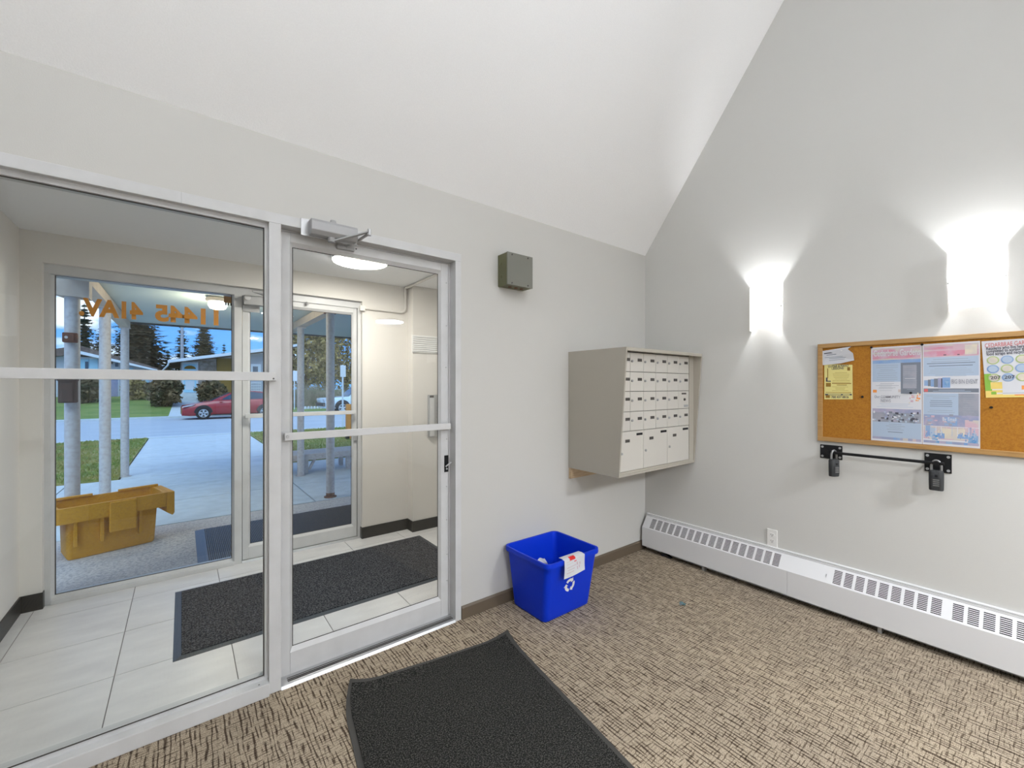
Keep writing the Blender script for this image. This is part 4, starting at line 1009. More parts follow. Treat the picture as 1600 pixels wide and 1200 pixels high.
# ================================================================== OUTSIDE
def slab(name, m, pts, th=.06, parent=None, dz=0.0):
    """flat polygon (x,y) laid on the falling ground"""
    mb = MB(); n = len(pts)
    top = [(x, y, gz(y) + dz) for x, y in pts]; bot = [(x, y, z - th) for x, y, z in top]
    mb.add(top + bot, [tuple(range(n)), tuple(range(2 * n - 1, n - 1, -1))] + [(i, i + n, (i + 1) % n + n, (i + 1) % n) for i in range(n)])
    return mb.build(name, m, parent)
EX0, EX1 = -60, 45
YR0, YR1 = 14.9, 27.0                    # near and far edge of the road
wl = -4.02; wr = -1.55                   # walkway edges
yl0 = 6.95                               # where the lawns begin
struct(slab('ground', M['asphalt'], [(EX0, YB), (EX1, YB), (EX1, 120), (EX0, 120)], .3, dz=-.075))
pth = root_of('path', (-2.8, 2, 0))
slab('aggregate_apron', M['aggregate'], [(-12, YB), (6, YB), (6, 3.52), (-12, 3.52)], .05, pth)
jx = [-12, -4.6, -1.9, 1.2, 6]; yrow = [3.54, 4.75, 5.85, yl0]
for j in range(3):
    for i in range(4): slab('concrete_slab', M['concrete'], [(jx[i] + .008, yrow[j] + .008), (jx[i + 1] - .008, yrow[j] + .008), (jx[i + 1] - .008, yrow[j + 1] - .008), (jx[i] + .008, yrow[j + 1] - .008)], .05, pth)
yy = yl0
while yy < YR0 - .5:
    y2 = min(yy + 1.35, YR0 - .45); slab('concrete_slab', M['concrete'], [(wl, yy + .008), (wr, yy + .008), (wr, y2 - .008), (wl, y2 - .008)], .05, pth); yy = y2
struct(slab('curb', M['concrete'], [(EX0, YR0 - .45), (EX1, YR0 - .45), (EX1, YR0), (EX0, YR0)], .12, dz=.01))
struct(slab('road', M['asphalt'], [(EX0, YR0), (EX1, YR0), (EX1, YR1), (EX0, YR1)], .05, dz=-.03))
struct(slab('curb', M['concrete'], [(EX0, YR1), (EX1, YR1), (EX1, YR1 + .5), (EX0, YR1 + .5)], .12, dz=.06))
struct(slab('lawn', M['lawn'], [(EX0, yl0), (wl - .02, yl0), (wl - .02, YR0 - .46), (EX0, YR0 - .46)], .05, dz=.02))
struct(slab('lawn', M['lawn'], [(wr + .02, yl0), (EX1, yl0), (EX1, YR0 - .46), (wr + .02, YR0 - .46)], .05, dz=.02))
def blades(name, x0, x1, y0, y1, n, seed):
    r = random.Random(seed); mb = MB()
    for i in range(n):
        x = r.uniform(x0, x1); y = y0 + (y1 - y0) * r.random() ** 1.3; a = r.uniform(0, 6.28); h = r.uniform(.02, .05); w = .006 + .0006 * y
        z = gz(y) + .018; lx, ly = r.uniform(-.02, .02), r.uniform(-.02, .02)
        mb.v += [(x - w * math.cos(a), y - w * math.sin(a), z), (x + w * math.cos(a), y + w * math.sin(a), z), (x + lx, y + ly, z + h)]
        k = len(mb.v); mb.f.append((k - 3, k - 2, k - 1)); mb.mi.append(0)
    o = mb.build(name, M['blade'], None); return tag(o, 'short patchy green and straw grass on the lawn ' + ('behind the left-hand posts' if x1 < -3 else 'beyond the bench'), kind='stuff')
blades('grass', -9.5, wl - .03, yl0, YR0 - .5, 26000, 1)
blades('grass', wr + .03, 2.5, yl0, YR0 - .5, 14000, 2)
# far side: rising lawn with a concrete front walk
YH = 34.0
def fz(y): return gz(YR1) + .05 + (min(y, YH) - YR1 - .5) * .155
def fslab(name, m, p, dz=0.0, th=.1):
    n = len(p); top = [(x, y, fz(y) + dz) for x, y in p]; bot = [(x, y, z - th) for x, y, z in top]
    return MB().add(top + bot, [tuple(range(n)), tuple(range(2 * n - 1, n - 1, -1))] + [(i, i + n, (i + 1) % n + n, (i + 1) % n) for i in range(n)]).build(name, m, None)
fx0 = onY(284, 625, YH - 1).x; fxc = onY(263, 650, YR1 + .5).x; fx1 = onY(326, 625, YH - 1).x
struct(fslab('lawn', M['flawn'], [(EX0, YR1 + .5), (fxc, YR1 + .5), (fx0 - .3, YH), (EX0, YH)]))
struct(fslab('lawn', M['flawn'], [(fx1 + 1, YR1 + .5), (EX1, YR1 + .5), (EX1, YH), (fx1, YH), (fx1, YH - 2)]))
struct(fslab('lawn', M['flawn'], [(EX0, YH + .004), (EX1, YH + .004), (EX1, YH + 60), (EX0, YH + 60)], -.004))
struct(fslab('path', M['concrete'], [(fxc, YR1 + .5), (fx1 + 1, YR1 + .5), (fx1, YH - 2), (fx1, YH + 1), (fx0 - .3, YH + 1), (fx0 - .3, YH)], .004))
# ------------------------------------------------------------------ entrance canopy: two rows of posts, beams, soffit
xL, xR = -3.985, -1.69
ylast = 7.22; zc = 2.40
def put_post(x, y, r, label, ztop, rusty=False):
    z = gz(y); p = thing('canopy_post', (x, y, z), label, 'post', 'round painted posts of the entrance canopy')
    MB().cyl((x, y, z), (x, y, ztop), r, n=20).build('pipe', M['post'], p, smooth=True)
    MB().cyl((x, y, z + .0005), (x, y, z + .012), r * 1.5, n=16).build('base_plate', M['rust'] if rusty else M['post'], p)
    if rusty: MB().cyl((x, y, z + .012), (x, y, z + .06), r * 1.02, n=20, caps=False).build('rust_band', M['rust'], p)
    MB().box(x - r * 1.3, x + r * 1.3, y - r * 1.3, y + r * 1.3, ztop - .012, ztop - .0005).build('cap_plate', M['post'] if not rusty else M['rust'], p)
    return p
y1p, y2p = 3.30, 4.95
put_post(xL - .045, y1p, .052, 'round canopy post carrying two brown boxes beside the yellow bin', zc)
put_post(xL, y2p, .054, 'round canopy post standing right behind the yellow bin', zc)
put_post(xL, ylast, .054, 'round canopy post at the outer end of the yellow bin row, by the lawn', zc)
put_post(xR, 3.66, .052, 'round canopy post with rusty foot in front of the bench', zc, True)
put_post(xR, 5.44, .052, 'round canopy post at the front edge of the bench', zc)
cn = thing('entrance_canopy', (-2.8, 4.6, zc), 'entrance canopy with grey ribbed soffit and beige beams on round posts', 'canopy')
for x in (xL, xR):
    MB().box(x - .06, x + .06, YB + .002, ylast + .10, zc, zc + .112).build('beam', M['beam'], cn, bevel=.004)
cx0, cx1, cy1 = xL - .10, 1.6, ylast + .16
mb = MB(); n = 76
prof = []
for i in range(n + 1):
    y = YB + .01 + (cy1 - YB - .02) * i / n; prof.append((y, zc + .115 + (.022 if i % 2 else 0)))
mb.add([(cx0, y, z) for y, z in prof] + [(cx1, y, z) for y, z in prof] + [(cx0, YB + .01, zc + .21), (cx0, cy1 - .01, zc + .21), (cx1, YB + .01, zc + .21), (cx1, cy1 - .01, zc + .21)],
       [(i, i + 1, n + 2 + i, n + 1 + i) for i in range(n)] + [(2 * n + 2, 2 * n + 4, 2 * n + 5, 2 * n + 3)])
mb.build('soffit_panel', M['soffit'], cn)
box('fascia', M['fascia'], cn, cx0, cx1, cy1 - .02, cy1 + .03, zc + .09, zc + .25)
box('fascia', M['soffit'], cn, cx0 - .03, cx0, YB + .01, cy1, zc + .105, zc + .25)
box('roof_deck', M['fascia'], cn, cx0, cx1, YB + .002, cy1, zc + .212, zc + .25)
MB().prism([(xL + .075, zc - .165), (xL + .075, zc + .10), (xL - .32, zc + .10), (xL - .32, zc - .01)] + [(xL - .075 - .24 * math.cos(a), zc - .165 + .155 * (1 - math.sin(math.pi / 2 - a)) * 0 + .155 * math.cos(a) ** 2) for a in [.25, .55, .85, 1.15, 1.4]], 'y', y1p - .085, y1p + .085).build('bracket_block', M['beam'], cn)
lpx = onZ(340, 466, zc + .112)
sl = thing('soffit_light', (lpx.x, lpx.y, zc + .11), 'round jelly-jar light glowing under the canopy soffit', 'light')
MB().lathe([(.115, 0), (.125, -.02), (.115, -.045)], (lpx.x, lpx.y, zc + .112), 24).build('light_base', M['beam'], sl, smooth=True)
MB().lathe([(.095, -.045), (.10, -.09), (.08, -.125), (.03, -.14)], (lpx.x, lpx.y, zc + .112), 24).build('light_globe', M['lampw'], sl, smooth=True)
ld = D.lights.new('soffit_lamp', 'POINT'); ld.energy = 42; ld.color = (1, .8, .55); ld.shadow_soft_size = .1
lo = D.objects.new('soffit_lamp', ld); COL.objects.link(lo); lo.parent = sl; lo.location = (0, 0, -.22)
ob = onY(356, 467, YB + .12)
al = thing('alarm_box', (ob.x, YB, ob.z - .05), 'small orange alarm box outside above the street number', 'alarm')
MB().box(ob.x - .028, ob.x + .028, YB + .02, YB + .10, ob.z - .04, ob.z + .06).build('housing', M['orange'], al, bevel=.006)
MB().box(ob.x - .035, ob.x + .035, YB + .002, YB + .02, ob.z - .05, ob.z + .075).build('mounting_plate', M['orange'], al)  # orange here stands in for lamp glow on the plate
for q in (-.018, 0, .018): MB().cyl((ob.x + q, YB + .06, ob.z - .04), (ob.x + q, YB + .06, ob.z - .065), .006, n=8).build('cable_gland', M['gask'], al)
# boxes strapped to the nearest post
def post_box(pa, pb, dep, label, name, lidded):
    a = onY(*pa, y1p - .07); b = onY(*pb, y1p - .07); x0, x1, z1, z0 = a.x, b.x, a.z, b.z
    t = thing(name, ((x0 + x1) / 2, y1p - .06, z0), label, 'box')
    MB().box(x0, x1, y1p - .057 - dep, y1p - .057, z0, z1).build('body', M['rust'], t, bevel=.008)
    MB().box(x0 + .02, x1 - .02, y1p - .064 - dep, y1p - .057 - dep, z0 + .012, z1 - (.03 if lidded else .012)).build('front_cover', M['rust'], t, bevel=.004)
    if lidded: MB().box(x0 - .005, x1 + .005, y1p - .072 - dep, y1p - .0575, z1 - .018, z1 + .006).build('lid', M['rust'], t, bevel=.003)
    else: MB().cyl(((x0 + x1) / 2 - .02, y1p - .064 - dep, (z0 + z1) / 2), ((x0 + x1) / 2 - .02, y1p - .07 - dep, (z0 + z1) / 2), .012, n=10).build('knob', M['post'], t)
post_box((98, 519.5), (122, 536), .05, 'small rusty brown box strapped high on the nearest canopy post', 'meter_box', False)
post_box((93, 592), (122, 629), .09, 'dark brown lidded box on the nearest canopy post under the push bar', 'post_box', True)
for o in D.objects:
    if o.parent and o.parent.name == 'post_box': o.data.materials[0] = M['umber']
# ------------------------------------------------------------------ yellow bin
b0, b1 = onG(104, 878), onG(243, 846)
ang = math.atan2(b1.y - b0.y, b1.x - b0.x); bl = (b1 - b0).length
yb = thing('grit_bin', (b0.x, b0.y, gz(b0.y)), 'yellow plastic grit tote with flared rim and folded-back lid flaps on the apron', 'bin', None, ang)
zt = .455; hb = .50
def q(x0, x1, y0, y1, z): return [(x0, y0, z), (x1, y0, z), (x1, y1, z), (x0, y1, z)]
def rr(x0, x1, y0, y1, r, z): return rrect(x0, x1, y0, y1, r, z, 3)
fl_ = .035
body = [rr(.01, bl - .01, .01, .29, .03, .002), rr(0, bl, 0, .30, .035, .02), rr(-.008, bl + .02, -.012, .318, .04, zt - .09)]
MB().loft(body + [rr(.006, bl + .006, .002, .303, .04, zt - .09), rr(.02, bl - .02,   .02, .28, .03, .03)]).build('tub', M['yellow'], yb, smooth=True, local=True)
MB().loft([rr(-.075, bl + .075, -.065,   .352, .03, zt - .13), rr(-.08, bl + .08, -.07, .357, .03, zt), rr(-.05, bl + .05, -.045, .337, .03, zt), rr(-.045, bl + .045, -.04, .332, .03, zt - .13), rr(-.075, bl + .075, -.065,   .352, .03, zt - .13)], cap=False).build('rim', M['yellow'], yb, smooth=True, local=True)
MB().box(bl * .43, bl * .74, -.082, -.045, zt - .27, zt - .008).build('label_panel', M['yellow'], yb, local=True, bevel=.008)
MB().prism([(bl + .07, zt - .19), (bl + .115, zt - .225), (bl + .13, zt - .205), (bl + .13, zt), (bl + .07, zt)], 'y', -.06, .35).build('end_handle', M['yellow'], yb, local=True, bevel=.006)
MB().prism([(-.07, zt - .19), (-.115, zt - .225), (-.13, zt - .205), (-.13, zt), (-.07, zt)], 'y', -.06, .35).build('end_handle', M['yellow'], yb, local=True, bevel=.006)
for xa, xb in ((-.10, bl * .36), (bl * .66, bl + .10)):
    MB().box(xa, xb,    .32, .345, zt + .001, zt + .022).build('lid_flap', M['yellow'], yb, local=True, bevel=.004)
for x in (bl * .08, bl * .36, bl * .80): MB().box(x - .012, x + .012, -.045, -.005, zt - .34, zt - .13).build('stiffening_rib', M['yellow'], yb, local=True, bevel=.004)
# ------------------------------------------------------------------ ribbed mat outside the outer door
e0, e1, e2 = onG(302, 830), onG(311, 874), onG(362, 862)
em = thing('rubber_mat', ((e0.x + .6), (e0.y + e1.y) / 2, gz(2.4)), 'grey ribbed rubber mat outside the outer glass door', 'mat')
ex0_, ex1_ = (e0.x + e1.x) / 2, -1.35; ey0, ey1 = YB + .04, e0.y
zz = lambda y: gz(y)
MB().add([(ex0_, ey0, zz(ey0) + .001), (ex1_, ey0, zz(ey0) + .001), (ex1_, ey1, zz(ey1) + .001), (ex0_, ey1, zz(ey1) + .001), (ex0_ + .06, ey0 + .03, zz(ey0) + .012), (ex1_ - .06, ey0 + .03, zz(ey0) + .012), (ex1_ - .06, ey1 - .03, zz(ey1) + .012), (ex0_ + .06, ey1 - .03, zz(ey1) + .012)],
         [(3, 2, 1, 0), (0, 1, 5, 4), (1, 2, 6, 5), (2, 3, 7, 6), (3, 0, 4, 7), (4, 5, 6, 7)]).build('border', M['vedge'], em)
mb = MB(); nr_ = 120
for i in range(nr_):
    xa = ex0_ + .075 + (ex1_ - ex0_ - .15) * i / nr_; w = (ex1_ - ex0_ - .15) / nr_ * .55
    mb.add([(xa, ey0 + .04, zz(ey0) + .0125), (xa + w, ey0 + .04, zz(ey0) + .0125), (xa + w, ey1 - .04, zz(ey1) + .0125), (xa, ey1 - .04, zz(ey1) + .0125), (xa + w / 2, ey0 + .04, zz(ey0) + .020), (xa + w / 2, ey1 - .04, zz(ey1) + .020)], [(0, 4, 5, 3), (4, 1, 2, 5), (0, 1, 4), (3, 5, 2)])
ro = mb.build('ribs', M['gask'], em); ro['kind'] = 'stuff'
# ------------------------------------------------------------------ bench
f0, f1 = onG(467, 743), onG(545, 738)
by0 = 5.54; bz = gz(by0); bx0, bx1 = -2.0, -.50
bh = .335
bn = thing('bench', (bx0, by0, bz), 'low white plank bench on braced legs beside the walkway', 'bench')
for i in range(3): MB().box(bx0 - .02, bx1, by0 - .02 + i * .20, by0 + .165 + i * .20, bz + bh - .035, bz + bh).build('seat_plank', M['post'], bn, bevel=.006)
for x in (-1.58, -.88):
    MB().box(x - .035, x + .035, by0 + .02, by0 + .10, bz + .0005, bz + bh - .035).build('leg', M['post'], bn, bevel=.004)
    MB().box(x - .035, x + .035, by0 + .46, by0 + .54, bz + .0005, bz + bh - .035).build('leg', M['post'], bn, bevel=.004)
    s = 1
    MB().prism([(x + .035, bz + .06), (x + .075, bz + .06), (x + .20, bz + bh - .036), (x + .15, bz + bh - .036)], 'y', by0 + .04, by0 + .08).build('brace', M['post'], bn)
    MB().box(x - .02, x + .02, by0 + .10, by0 + .46, bz + bh - .10, bz + bh - .036).build('stretcher', M['post'], bn)
MB().box(bx0, bx1 - .02, by0 - .022, by0 - .0205, bz + bh - .10, bz + bh - .02).build('apron', M['post'], bn)
# ------------------------------------------------------------------ orange bollard, sign posts
def bollard():
    a = onY(545, 694, 10.2); x = a.x; z = gz(10.2); top = onY(545, 631.5, 10.2).z
    t = thing('bollard', (x, 10.2, z), 'orange painted timber bollard standing in the grass by the bench', 'bollard')
    MB().box(x - .07, x + .09, 10.13, 10.29, z + .0005, top).build('bollard_post', M['orange'], t, bevel=.015)
    MB().box(x - .075, x - .0005, 10.12, 10.30, z + .02, z + (top - z) * .28).build('black_band', M['black'], t)
bollard()
def signpost(px, pyt, pyb, w, y, label, hpx, ybase=None):
    c = onY(px, pyt, y); zt_ = c.z; zb2 = onY(px, pyt + hpx, y).z; g = gz(y) if y < YR1 else fz(y)
    t = thing('street_sign', (c.x, y, g), label, 'sign')
    MB().cyl((c.x, y, g), (c.x, y, zt_ + .02), .032, n=10).build('sign_pole', M['signb'], t)
    MB().box(c.x - w / 2, c.x + w / 2, y - .045, y - .034, zb2, zt_).build('sign_plate', M['roofw'], t, bevel=.004)
    MB().box(c.x - .05, c.x + .05, y - .034, y - .030, (zb2 + zt_) / 2 - .03, (zb2 + zt_) / 2 + .03).build('clamp', M['signb'], t)
signpost(535.5, 571, 668, .20, 14.2, 'tall narrow street sign on a thin pole by the curb', 18)
signpost(460, 579.5, 640, .34, 28.3, 'small pale street sign near the dry grass across the road', 16)
# ------------------------------------------------------------------ vehicles
def car_wheel(root, x, y, r, w, side):
    MB().lathe([(r * .62, -w / 2), (r * .93, -w / 2), (r, -w * .32), (r, w * .32), (r * .93, w / 2), (r * .62, w / 2)], (0, 0, 0), 24)
    prof = [(r * .60, -w / 2), (r * .93, -w / 2), (r, -w * .3), (r, w * .3), (r * .93, w / 2), (r * .60, w / 2)]
    n = 24; vs = []
    for rad, t in prof:
        for k in range(n): a = 2 * math.pi * k / n; vs.append((x + rad * math.cos(a), y + t, r + rad * math.sin(a)))
    fs = [(i * n + k, i * n + (k + 1) % n, (i + 1) * n + (k + 1) % n, (i + 1) * n + k) for i in range(len(prof) - 1) for k in range(n)] + [tuple(range(n)), tuple((len(prof) - 1) * n + k for k in range(n))]
    wt = MB().add(vs, fs).build('wheel', M['tire'], root, smooth=True, local=True)
    ys = y + side * (w / 2 + .004)
    MB().cyl((x, ys, r), (x, ys + side * .002, r), r * .64, n=24).build('rim_dish', M['gask'], wt, local=True)
    rg = [(x + r * .60 * math.cos(t), ys + side * .004, r + r * .60 * math.sin(t)) for t in [2 * math.pi * i / 24 for i in range(24)]]
    MB().tube(rg, r * .05, 6, closed=True).build('rim_ring', M['rim'], wt, local=True)
    for k in range(5):
        a = math.pi / 2 + 2 * math.pi * k / 5; u = Vector((math.cos(a), 0, math.sin(a))); s = Vector((-math.sin(a), 0, math.cos(a))); c = Vector((x, ys + side * .004, r))
        p = [c + u * r * .10 + s * r * .09, c + u * r * .58 + s * r * .15, c + u * r * .58 - s * r * .15, c + u * r * .10 - s * r * .09]
        MB().add([*p, *[v + Vector((0, side * .01, 0)) for v in p]], [(0, 1, 2, 3), (7, 6, 5, 4), (0, 4, 5, 1), (1, 5, 6, 2), (2, 6, 7, 3), (3, 7, 4, 0)]).build('spoke', M['rim'], wt, local=True)
def make_car(name, loc, label, paint, low, cab, wheels, r, W, rz=0.0, cat='car'):
    """low: (x, z_top, half width, z_bottom); cab: side outline of the glasshouse; x runs from the nose back, y<0 is the near side"""
    t = thing(name, loc, label, cat, None, rz); secs = []
    for x, zt_, hw, zb2 in low:
        sec = [(0, zb2), (hw * .9, zb2), (hw * .98, zb2 + .10), (hw, zb2 + (zt_ - zb2) * .55), (hw * .985, zt_ - .10), (hw * .90, zt_ - .015), (hw * .5, zt_ + .012)]
        full = [(x, -y_, z) for y_, z in sec] + [(x, 0, zt_ + .018)] + [(x, y_, z) for y_, z in sec[:0:-1]]
        secs.append(full)
    MB().loft(secs).build('body', paint, t, smooth=True, local=True)
    hw = W / 2; ins = lambda z, z0: hw * .90 - (z - z0) * .26
    z0 = cab[0][1]; n = len(cab)
    vs = [(x, -ins(z, z0), z) for x, z in cab] + [(x, ins(z, z0), z) for x, z in cab]
    MB().add(vs, [tuple(range(n)), tuple(range(2 * n - 1, n - 1, -1))] + [(i, i + n, (i + 1) % n + n, (i + 1) % n) for i in range(n)]).build('roof', paint, t, smooth=True, local=True)
    return t, ins, z0
def car_glass_panel(t, pts, ins, z0, name='window'):
    for s in (-1, 1):
        vs = [(x, s * (ins(z, z0) + .006), z) for x, z in pts]; k = len(vs); vs += [(x, y - s * .01, z) for x, y, z in vs]
        MB().add(vs, [tuple(range(k)), tuple(range(2 * k - 1, k - 1, -1))] + [(i, i + k, (i + 1) % k + k, (i + 1) % k) for i in range(k)]).build(name, M['carglass'], t, local=True)
def arch(t, x, r, y, s):
    pts = [(x + r * math.cos(a), r * .92 + r * math.sin(a)) for a in [math.pi * i / 16 for i in range(17)]]
    vs = [(a, y, b) for a, b in pts] + [(a, y + s * .006, b) for a, b in pts]; k = len(pts)
    MB().add(vs, [tuple(range(k)), tuple(range(2 * k - 1, k - 1, -1))] + [(i, i + k, (i + 1) % k + k, (i + 1) % k) for i in range(k)]).build('wheel_arch', M['dark'], t, local=True)
YC = 25.35
gnd = gz(YC) - .03
nose = onY(285, 640, YC - .6).x; fw_ = onY(318, 654, YC - .9).x; rw_ = onY(413.5, 650, YC - .9).x
WBk = rw_ - fw_; fo = fw_ - nose; Ln = fo + WBk + .80
sc1 = WBk / 2.65
X = lambda v: fo + (v - .9) * sc1
low = [(X(-.02) + .02, .60, .55, .32), (X(.05), .70, .76, .22), (X(.35), .78, .87, .20), (X(.9), .88, .90, .20), (X(1.35), .95, .91, .20), (X(2.3), .97, .91, .20), (X(3.4), 1.01, .91, .20), (X(4.0), 1.04, .88, .24), (X(4.28), .96, .80, .30), (X(4.36), .62, .74, .36)]
cabp = [(X(1.15), .90), (X(1.55), 1.12), (X(2.05), 1.36), (X(2.45), 1.445), (X(3.0), 1.45), (X(3.5), 1.40), (X(3.95), 1.22), (X(4.25), .99)]
car, ins, z0 = make_car('car', (nose, YC, gnd), 'red hatchback parked along the far curb across the road', M['carred'], low, cabp, None, .33, 1.82)
car_glass_panel(car, [(X(1.62), 1.0), (X(2.12), 1.33), (X(2.5), 1.395), (X(2.62), 1.40), (X(2.62), 1.0)], ins, z0)
car_glass_panel(car, [(X(2.70), 1.0), (X(2.70), 1.40), (X(3.05), 1.40), (X(3.45), 1.345), (X(3.72), 1.16), (X(3.72), 1.03)], ins, z0)
MB().add([(X(1.22), -.72, .945), (X(1.22), .72, .945), (X(2.02), .60, 1.355), (X(2.02), -.60, 1.355), (X(1.22) - .02, -.72, .965), (X(1.22) - .02, .72, .965), (X(2.02) - .02, .60, 1.375), (X(2.02) - .02, -.60, 1.375)], [(3, 2, 1, 0), (4, 5, 6, 7), (0, 1, 5, 4), (1, 2, 6, 5), (2, 3, 7, 6), (3, 0, 4, 7)]).build('windshield', M['carglass'], car, local=True)
for s in (-1, 1):
    MB().lathe([(.01, -.06), (.07, -.04), (.08, 0), (.06, .05), (.01, .06)], (X(1.62), s * .99, 1.0), 12).build('mirror', M['carred'], car, smooth=True, local=True)
    for x in (fo, fo + WBk): arch(car, x, .385, s * .905, s); car_wheel(car, x, s * .825, .32, .20, s)
    MB().prism([(X(.06), .64), (X(.42), .70), (X(.58), .78), (X(.30), .755), (X(.07), .68)], 'y', s * .80, s * .895).build('headlight', M['rim'], car, local=True)
    MB().box(X(2.62), X(2.632), s * .912, s * .918, .30, .95).build('door_seam', M['dark'], car, local=True)
    MB().box(X(2.40), X(2.58), s * .915, s * .93, .84, .865).build('door_handle', M['carred'], car, local=True)
    MB().box(X(1.25), X(3.25), s * .90, s * .922, .205, .26).build('side_skirt', M['dark'], car, local=True)
MB().prism([(-.62, .30), (.62, .30), (.55, .52), (-.55, .52)], 'x', -.03, .03).build('grille', M['dark'], car, local=True)
# pale pickup further along the same curb
n2 = onY(504, 630, YC - .6).x; w2x = onY(535, 634, YC - .9).x; fo2 = max(.8, w2x - n2)
low2 = [(0, .86, .70, .45), (.10, .98, .86, .38), (.5, 1.02, .93, .36), (1.5, 1.08, .95, .36), (3.0, 1.10, .95, .36), (5.0, 1.10, .95, .40), (5.3, 1.06, .90, .45)]
cab2 = [(1.45, 1.04), (2.0, 1.62), (2.3, 1.72), (3.3, 1.72), (3.55, 1.60), (3.65, 1.06)]
trk, ins2, z02 = make_car('pickup_truck', (n2, YC, gnd), 'pale blue-white pickup truck parked beyond the canopy posts across the road', M['carwhite'], low2, cab2, None, .38, 1.9, cat='truck')
car_glass_panel(trk, [(1.95, 1.12), (2.15, 1.60), (2.7, 1.66), (2.7, 1.12)], ins2, z02); car_glass_panel(trk, [(2.78, 1.12), (2.78, 1.66), (3.3, 1.64), (3.45, 1.50), (3.5, 1.12)], ins2, z02)
MB().add([(1.50, -.76, 1.12), (1.50, .76, 1.12), (2.0, .62, 1.60), (2.0, -.62, 1.60), (1.48, -.76, 1.14), (1.48, .76, 1.14), (1.98, .62, 1.62), (1.98, -.62, 1.62)], [(3, 2, 1, 0), (4, 5, 6, 7), (0, 1, 5, 4), (1, 2, 6, 5), (2, 3, 7, 6), (3, 0, 4, 7)]).build('windshield', M['carglass'], trk, local=True)
for s in (-1, 1):
    for x in (fo2, fo2 + 3.3): arch(trk, x, .46, s * .945, s); car_wheel(trk, x, s * .86, .38, .24, s)
    MB().box(.0, .25, s * .62, s * .86, .80, .95).build('headlight', M['rim'], trk, local=True, bevel=.02)
MB().box(-.05, .10, -.86, .86, .50, .72).build('bumper', M['gask'], trk, local=True, bevel=.02)
# ------------------------------------------------------------------ houses across the road
def wallquad(name, m, root, px, y0, y1):
    """extrude an image-traced facade outline (pixels) on the facade plane y0 back to y1"""
    P = [onY(a, b, y0) for a, b in px]; return MB().prism([(p.x, p.z) for p in P], 'y', y0, y1).build(name, m, root)
def frect(name, m, root, x0, yt, x1, yb_, Y, d=.05, bevel=0.0):
    a = onY(x0, yt, Y); b = onY(x1, yb_, Y)
    zt2 = onY((x0 + x1) / 2, yt, Y).z; zb2 = onY((x0 + x1) / 2, yb_, Y).z
    return MB().box(a.x, b.x, Y - d, Y, zb2, zt2).build(name, m, root, bevel=bevel)
YL = YH
hl = thing('house', (onY(150, 600, YL).x, YL, fz(YL) - .2), 'low white stucco house with turquoise entrance door and shallow brown roof', 'house')
wallquad('wall', M['stucco'], hl, [(40, 640), (239, 640), (239, 576.5), (125, 553), (40, 560)], YL, YL + 9)
rp = [(30, 553), (124, 539.5), (246, 575), (246, 580), (124, 553), (30, 561)]
wallquad('roof', M['shingle'], hl, rp, YL - .6, YL + 10)
wallquad('roof_trim', M['roofw'], hl, [(124, 548), (246, 577.5), (246, 580), (124, 553)], YL - .66, YL - .6)
wallquad('gable_band', M['shingle'], hl, [(126, 553.5), (176, 565.5), (176, 569), (126, 557.5)], YL - .04, YL)
df = frect('door_frame', M['roofw'], hl, 112, 558, 155, 609.5, YL, .06)
dd = frect('entry_door', M['cyan'], hl, 116, 561, 139, 607, YL, .10); frect('glass_panel', M['winglass'], dd, 133, 565, 138, 600, YL - .1, .02)
frect('sidelight', M['cyan'], hl, 140, 561, 153, 607, YL, .09)
w = frect('window_frame', M['roofw'], hl, 169, 588, 186, 622, YL, .06); frect('pane', M['plav'], w, 171, 590, 184.5, 619.5, YL - .06, .015)
w = frect('window_frame', M['cyan'], hl, 199, 575, 208, 610, YL, .06); frect('pane', M['winglass'], w, 201, 578, 206, 600, YL - .06, .015)
frect('corner_trim', M['cyan'], hl, 228, 590, 232.5, 612, YL, .05)
frect('vent', M['winglass'], hl, 180, 567, 185, 573, YL, .04)
frect('porch_step', M['roofw'], hl, 112, 609.5, 152, 613, YL, .6)
# house with the fanlight door
hr = thing('house', (onY(330, 600, YH).x, YH, fz(YH) - .2), 'pinkish bungalow with white fanlight door, concrete steps and ochre panel', 'house')
wallquad('wall', M['pinkw'], hr, [(282, 634), (430, 634), (430, 548), (282, 563)], YH, YH + 9)
wallquad('wall', M['greyw'], hr, [(388, 634), (452, 634), (452, 541), (388, 548)], YH - .04, YH + 8.9)
wallquad('roof', M['shingle'], hr, [(264, 563.5), (440, 541), (470, 536), (470, 541), (440, 547), (264, 567.5)], YH - .9, YH + 10)
wallquad('roof_fascia', M['roofw'], hr, [(262, 562.5), (440, 541), (470, 536.5), (470, 540), (440, 545.5), (262, 567)], YH - .97, YH - .9)
df = frect('door_frame', M['roofw'], hr, 284, 566, 309.5, 614, YH, .07)
dd = frect('entry_door', M['cyan'], hr, 287, 569, 306.5, 613, YH, .10)
fa = onY(297, 576.5, YH - .11); R_ = .32
MB().prism([(fa.x + R_ * 1.0 * math.cos(t), fa.z + R_ * .72 * math.sin(t)) for t in [math.pi * i / 12 for i in range(13)]], 'y', YH - .115, YH - .10).build('fanlight', M['ochre'], dd)
frect('door_panel', M['roofw'], dd, 289.5, 583, 304, 589, YH - .1, .012); frect('door_panel', M['roofw'], dd, 289.5, 595, 304, 609, YH - .1, .012)
frect('stone_facing', M['stonew'], hr, 312, 564, 338, 616, YH, .08)
frect('ochre_panel', M['ochre'], hr, 338.5, 560, 364, 616, YH, .10)
w = frect('window_frame', M['roofw'], hr, 392, 569, 407.5, 585, YH - .04, .07); frect('pane', M['winglass'], w, 395, 572.5, 403, 582, YH - .11, .015)
